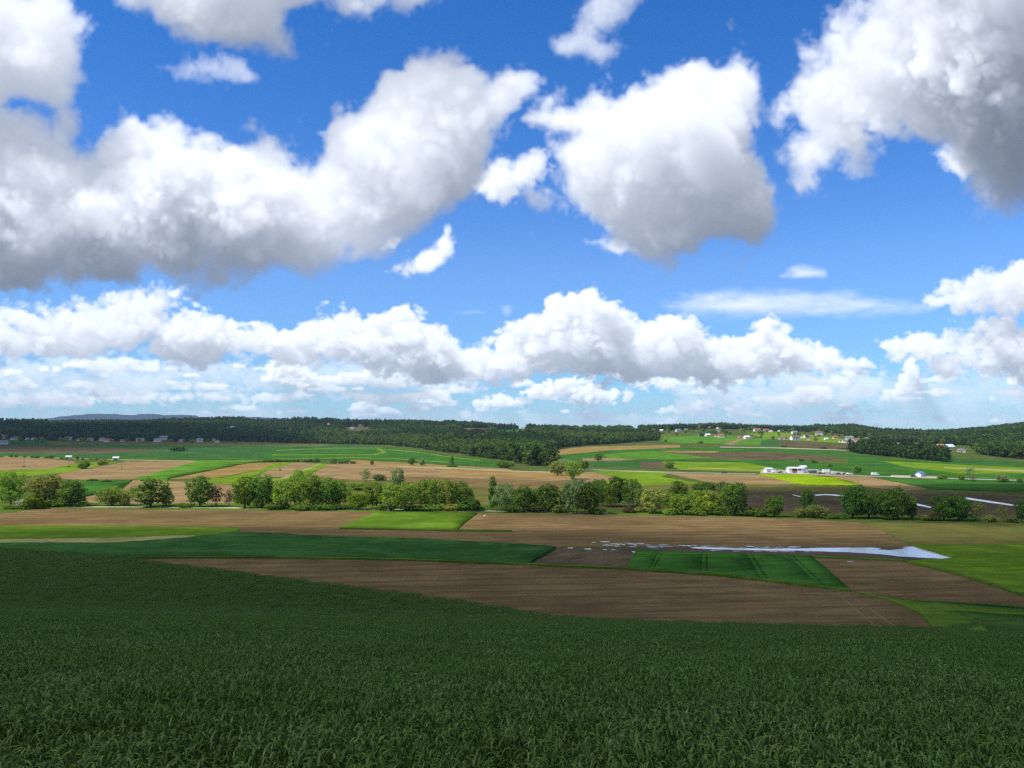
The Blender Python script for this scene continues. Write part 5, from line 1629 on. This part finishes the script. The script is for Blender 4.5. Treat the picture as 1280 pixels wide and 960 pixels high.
    house(x - 10, y + 4, z, 6, 5, 2.6, 1.2, .2, PLASTER, SHEETW, 'tiny white hut beside the far left track', None, False, 'hut', 'hut')
    x, y, z = at(84, 573.5)
    house(x, y + 4, z, 6, 5, 2.4, 1.1, .2, PLASTER, SHEETW, 'tiny white hut in the hedge above the left tan field', None, False, 'hut', 'hut')
    # power poles
    for px, py, h, lab in ((30, 583.5, 11.5, 'dark wooden power pole in the left tan field, leftmost'), (86, 583.5, 8.5, 'dark wooden power pole near the bright round bush'), (152, 586.5, 10, 'dark wooden power pole at the tan field corner'), (350, 588, 11, 'dark wooden power pole on the tan patch above the trees')):
        x, y, z = at(px, py)
        H = h * y / FPX
        t = tag(empty('power_pole', (x, y, z), .3), lab, 'power pole', 'wooden power poles in the fields')
        v, f = tube([(0, 0, -.4), (0, 0, H * .5), (0, 0, H)], [.17, .15, .11], 8); mesh_obj('pole', v, f, WOODWALL, t)
        V, Fc = [], []
        box(V, Fc, -1.1, 1.1, -.16, -.04, H - .75, H - .6); mesh_obj('crossarm', V, Fc, WOODWALL, t)
        for a in (-.95, 0, .95):
            v, f = tube([(a, -.1, H - .6), (a, -.1, H - .35)], [.07, .05], 6); mesh_obj('insulator', v, f, GREYWALL, t)
    for px, lab in ((30, 'scrub at the foot of the leftmost power pole'), (86, 'scrub at the foot of the power pole by the round bush'), (350, 'scrub at the foot of the power pole above the trees')):
        plant('bush', 'brownish', px, 588.3 if px == 350 else 583.8, 3, 1.6, 'shrub', lab, 'shrub', None, RNG)
    x, y, z = at(527, 532)
    t = tag(empty('radio_mast', (x, y, z)), 'thin lattice mast on the dark skyline ridge', 'mast')
    H = 24
    V, Fc = [], []
    for a in range(3):
        w = a * 2 * math.pi / 3
        v, f = tube([(1.2 * math.cos(w), 1.2 * math.sin(w), -.5), (.2 * math.cos(w), .2 * math.sin(w), H)], [.16, .10], 5)
        mesh_obj('leg', v, f, TILE_GREY, t)
    for q in range(8):
        r = 1.2 - q / 8 * 1.0
        v, f = tube([(r * math.cos(a), r * math.sin(a), H * q / 8 + (.8 if a > 6 else 0)) for a in (0, 2.094, 4.189, 6.283)], [.08] * 4, 4)
        mesh_obj('brace', v, f, TILE_GREY, t)


build_farm()


def build_bird():
    """a white wading bird in the brown field: one skinned body with beak and legs as parts"""
    x, y, z = at(605.5, 647.5)
    t = tag(empty('white_stork', (x, y, z), 0.4), 'white stork standing in the brown field right of the green patch', 'bird')
    body = [(-.42, 0, .62), (-.30, 0, .70), (-.12, 0, .76), (.08, 0, .82), (.20, 0, .92), (.26, 0, 1.08), (.25, 0, 1.22), (.29, 0, 1.31), (.37, 0, 1.31)]
    rad = [.03, .12, .18, .17, .10, .055, .05, .065, .03]
    v, f = tube(body, rad, 12)
    feather = mat_simple('white_feathers', (0.82, 0.81, 0.77), 0.8, 0.05, 6)
    mesh_obj('body', v, list(f) + [tuple(range(11, -1, -1))], feather, t, smooth=True)
    black = mat_simple('black_feathers', (0.03, 0.03, 0.035), 0.6, 0.1, 6)
    for s in (-1, 1):
        v, f = tube([(-.50, s * .05, .60), (-.30, s * .15, .70), (-.05, s * .19, .78)], [.02, .06, .05], 8)
        mesh_obj('wing', v, f, black, t, smooth=True)
    red = mat_simple('red_legs', (0.45, 0.09, 0.04), 0.6, 0.1, 6)
    v, f = tube([(.37, 0, 1.31), (.60, 0, 1.24)], [.03, .008], 6); mesh_obj('beak', v, f, red, t)
    for s in (-1, 1):
        v, f = tube([(0, s * .07, .66), (-.04, s * .07, .36), (.01, s * .07, .02), (.10, s * .07, .0)], [.03, .018, .014, .012], 6); mesh_obj('leg', v, f, red, t)


build_bird()
print('buildings', round(time.time() - T0, 1))


# ------------------------------------------------------------------ the far woods
def wood_protos(rng):
    out = []
    for k in range(4):
        me = crown_mesh('wood_tree', lobe_crown(rng, 4.4, .3, 10, 7), 210, 1.05, rng, .1)
        me.materials.append(WOOD if k % 2 else WOOD_LIGHT)
        out.append(bpy.data.objects.new('wood_tree', me))
    for k in range(2):
        me = crown_mesh('wood_tree', lobe_crown(rng, 3.0, .3, 12, 7, 'spire'), 170, .95, rng, .1)
        me.materials.append(WOOD)
        out.append(bpy.data.objects.new('wood_tree', me))
    return out


def wood(name, outline, spacing, hgt, label, rng, conifer=.25, clear=True, light=.5):
    """trees over the part of the land whose photo position (column, row of the ground) lies in the outline"""
    px = np.array([p[0] for p in outline]); py = np.array([p[1] for p in outline])
    g = pix_ground(densify(outline, 12)[:, 0], densify(outline, 12)[:, 1])
    lo, hi = g.min(0), g.max(0)
    xs, ys = np.arange(lo[0], hi[0], spacing), np.arange(lo[1], hi[1], spacing)
    X, Y = np.meshgrid(xs, ys)
    X = (X + rng.uniform(-.45, .45, X.shape) * spacing).ravel(); Y = (Y + rng.uniform(-.45, .45, Y.shape) * spacing).ravel()
    ok = in_poly([tuple(p) for p in g], X, Y)
    # nothing far outside the view
    ok &= np.abs(X) < Y * .66 + 60
    X, Y = X[ok], Y[ok]
    Z = ground_z(X, Y)
    c, s = math.cos(PITCH), math.sin(PITCH)
    PX = CX + FPX * X / (Y * c + (Z - EYE) * s)
    keep = np.ones(len(X), bool)
    if clear:
        for hp, hy, hw in HPOS:
            keep &= ~((np.abs(PX - hp) < hw * .62 + 1.2) & (Y > hy - 150) & (Y < hy + 22))
    ROWP = CY - FPX * ((Z - EYE) * c - Y * s) / (Y * c + (Z - EYE) * s)
    for cl in CLEARINGS:
        keep &= ~(in_poly(cl, PX, ROWP) | in_poly(cl, PX, ROWP - 3) | in_poly(cl, PX, ROWP - 5.5))
    X, Y, Z = X[keep], Y[keep], Z[keep]
    n = len(X)
    # stands of conifers and of broadleaves in patches, not evenly mixed
    patch = np.sin(X / 83 + 1.7) + np.sin(Y / 117 + X / 190) + rng.normal(0, .6, n)
    con = patch > np.quantile(patch, 1 - conifer)
    pl = np.sin(X / 61 + Y / 143) + np.sin(Y / 71 + 2.0) + rng.normal(0, .7, n)
    lt = pl > np.quantile(pl, 1 - light)
    idx = np.where(con, 4 + rng.integers(0, 2, n), np.where(lt, 2 * rng.integers(0, 2, n), 1 + 2 * rng.integers(0, 2, n)))
    h = hgt * rng.uniform(.72, 1.2, n)
    w = spacing * rng.uniform(1.15, 1.6, n) / 8.6
    S = np.stack([w, w, h / 10], 1)
    R = np.stack([np.zeros(n), np.zeros(n), rng.uniform(0, 6.28, n)], 1)
    scatter(name, np.stack([X, Y, Z - .3], 1), R, S, idx, wood_protos(rng), label, 'wood')
    return n


def build_woods():
    rng = np.random.default_rng(19)
    sk = lambda px: float(np.interp(px, S_PX, S_SKY)) + 5.0
    n = 0
    top = [(px, sk(px)) for px in range(500, -201, -50)]
    n += wood('far_forest', [(-200, 550), (0, 550.5), (150, 551.5), (300, 552.5), (330, 553), (345, 544), (420, 541), (500, 541), (560, 541)] + [(600, 540), (560, sk(560))] + top, 11.5, 14, 'dark forest covering the hill behind the far left village', rng, .45, light=.14)
    top = [(px, sk(px) + 1.5) for px in range(790, 540, -40)]
    n += wood('middle_forest', [(332, 553.5), (400, 555), (480, 556.5), (520, 560), (556, 566), (600, 572), (640, 578), (655, 583), (690, 583), (692, 572), (679, 566), (700, 560.5), (730, 557.5), (760, 555.5), (790, 553), (822, 551), (824, 546), (800, 544), (790, 541)] + top + [(560, 541.5), (500, 541.5), (420, 541.5), (347, 544.5)], 11.0, 13, 'green rounded forest reaching down into the fields at centre', rng, .12, light=.62)
    n += wood('copse', [(1060, 565), (1075, 567.5), (1100, 570), (1140, 574), (1180, 577.5), (1184, 572), (1150, 568), (1110, 564.5), (1075, 562.5)], 8.5, 13, 'dense dark copse on the green slope right of centre', rng, .45, light=.0)
    top = [(px, sk(px)) for px in range(1500, 1080, -40)]
    n += wood('hill_forest', [(1104, 553), (1140, 553), (1176, 556.5), (1215, 557), (1222, 568), (1240, 570.5), (1290, 575), (1500, 584)] + top + [(1060, 540), (1040, 538), (1060, 545)], 12.5, 14, 'forest on the hill at the right edge', rng, .15, light=.55)
    n += wood('ridge_forest', [(800, 539), (860, 537.4), (900, 536.2), (950, 537.6), (1000, 540), (1030, 541), (1062, 543), (1090, 546), (1090, sk(1090)), (1066, sk(1066)), (1030, sk(1030)), (1000, sk(1000)), (950, sk(950)), (900, sk(900)), (860, sk(860)), (800, sk(800))], 12.5, 13, 'dark wooded ridge behind the hamlet', rng, .2, light=.35)
    print('woods', n)


build_woods()
print('woods', round(time.time() - T0, 1))


# ------------------------------------------------------------------ clouds overhead that put parts of the valley in shade, and the air
def mat_cloud():
    m = bpy.data.materials.new('cloud_vapour')
    m.use_nodes = True
    g = NT(m.node_tree)
    out = g.n('ShaderNodeOutputMaterial')
    sc = g.n('ShaderNodeVolumeScatter')
    sc.inputs['Color'].default_value = (1, 1, 1, 1)
    sc.inputs['Density'].default_value = 0.0088
    g.link(sc.outputs[0], out.inputs['Volume'])
    return m


def icosphere(sub):
    import bmesh
    bm = bmesh.new()
    bmesh.ops.create_icosphere(bm, subdivisions=sub, radius=1.0)
    v = np.array([x.co[:] for x in bm.verts]); f = [[q.index for q in p.verts] for p in bm.faces]
    bm.free()
    return v, f


def shade_cloud(gx, gy, rx, ry, alt, thick, label, m, rng):
    """a flat based cumulus placed where its shadow falls on the ground point (gx, gy)"""
    v, f = icosphere(5)
    off = np.array(SUN) * (alt / SUN.z)
    bump = np.zeros(len(v))
    for k in range(26):
        d = rng.normal(size=3); d /= np.linalg.norm(d)
        fr = rng.uniform(2.5, 9)
        bump += np.sin(v @ d * fr + rng.uniform(0, 6.28)) / fr
    r = 1 + bump * 0.10
    p = v * r[:, None]
    z = np.where(p[:, 2] < 0, p[:, 2] * 0.35, p[:, 2])
    q = np.stack([gx + off[0] + p[:, 0] * rx, gy + off[1] + p[:, 1] * ry, alt + z * thick], 1)
    o = mesh_obj('cloud', q, f, m, smooth=True)
    return tag(o, label, 'cloud', kind='stuff')


def build_shade():
    m = mat_cloud()
    rng = np.random.default_rng(4)
    shade_cloud(-20, 95, 470, 205, 900, 116, 'broad cumulus overhead that shades the near slope', m, rng)
    shade_cloud(275, 432, 200, 130, 1000, 150, 'small cumulus that shades the wet fields on the right', m, rng)
    x, y, z = at(688, 636)
    shade_cloud(x, y, 42, 40, 700, 60, 'little cloud scrap that shades the dark middle trees', m, rng)
    shade_cloud(-1400, 1900, 820, 760, 1500, 165, 'large cumulus that shades the far left hills', m, rng)


build_shade()


def build_haze():
    m = bpy.data.materials.new('haze')
    m.use_nodes = True
    g = NT(m.node_tree)
    out = g.n('ShaderNodeOutputMaterial')
    pv = g.n('ShaderNodeVolumePrincipled')
    pv.inputs['Color'].default_value = (0.50, 0.74, 1.0, 1)
    pv.inputs['Density'].default_value = 3.0e-5
    pv.inputs['Density Attribute'].default_value = ''
    pv.inputs['Color Attribute'].default_value = ''
    pv.inputs['Temperature Attribute'].default_value = ''
    g.link(pv.outputs[0], out.inputs['Volume'])
    V, Fc = [], []
    box(V, Fc, -21500, 21500, -21500, 21500, -360, 420)
    o = mesh_obj('haze', V, Fc, m)
    tag(o, 'pale blue air that veils the far hills', 'haze', kind='stuff')


build_haze()
print('done', round(time.time() - T0, 1), 'objects', len(SC.objects))
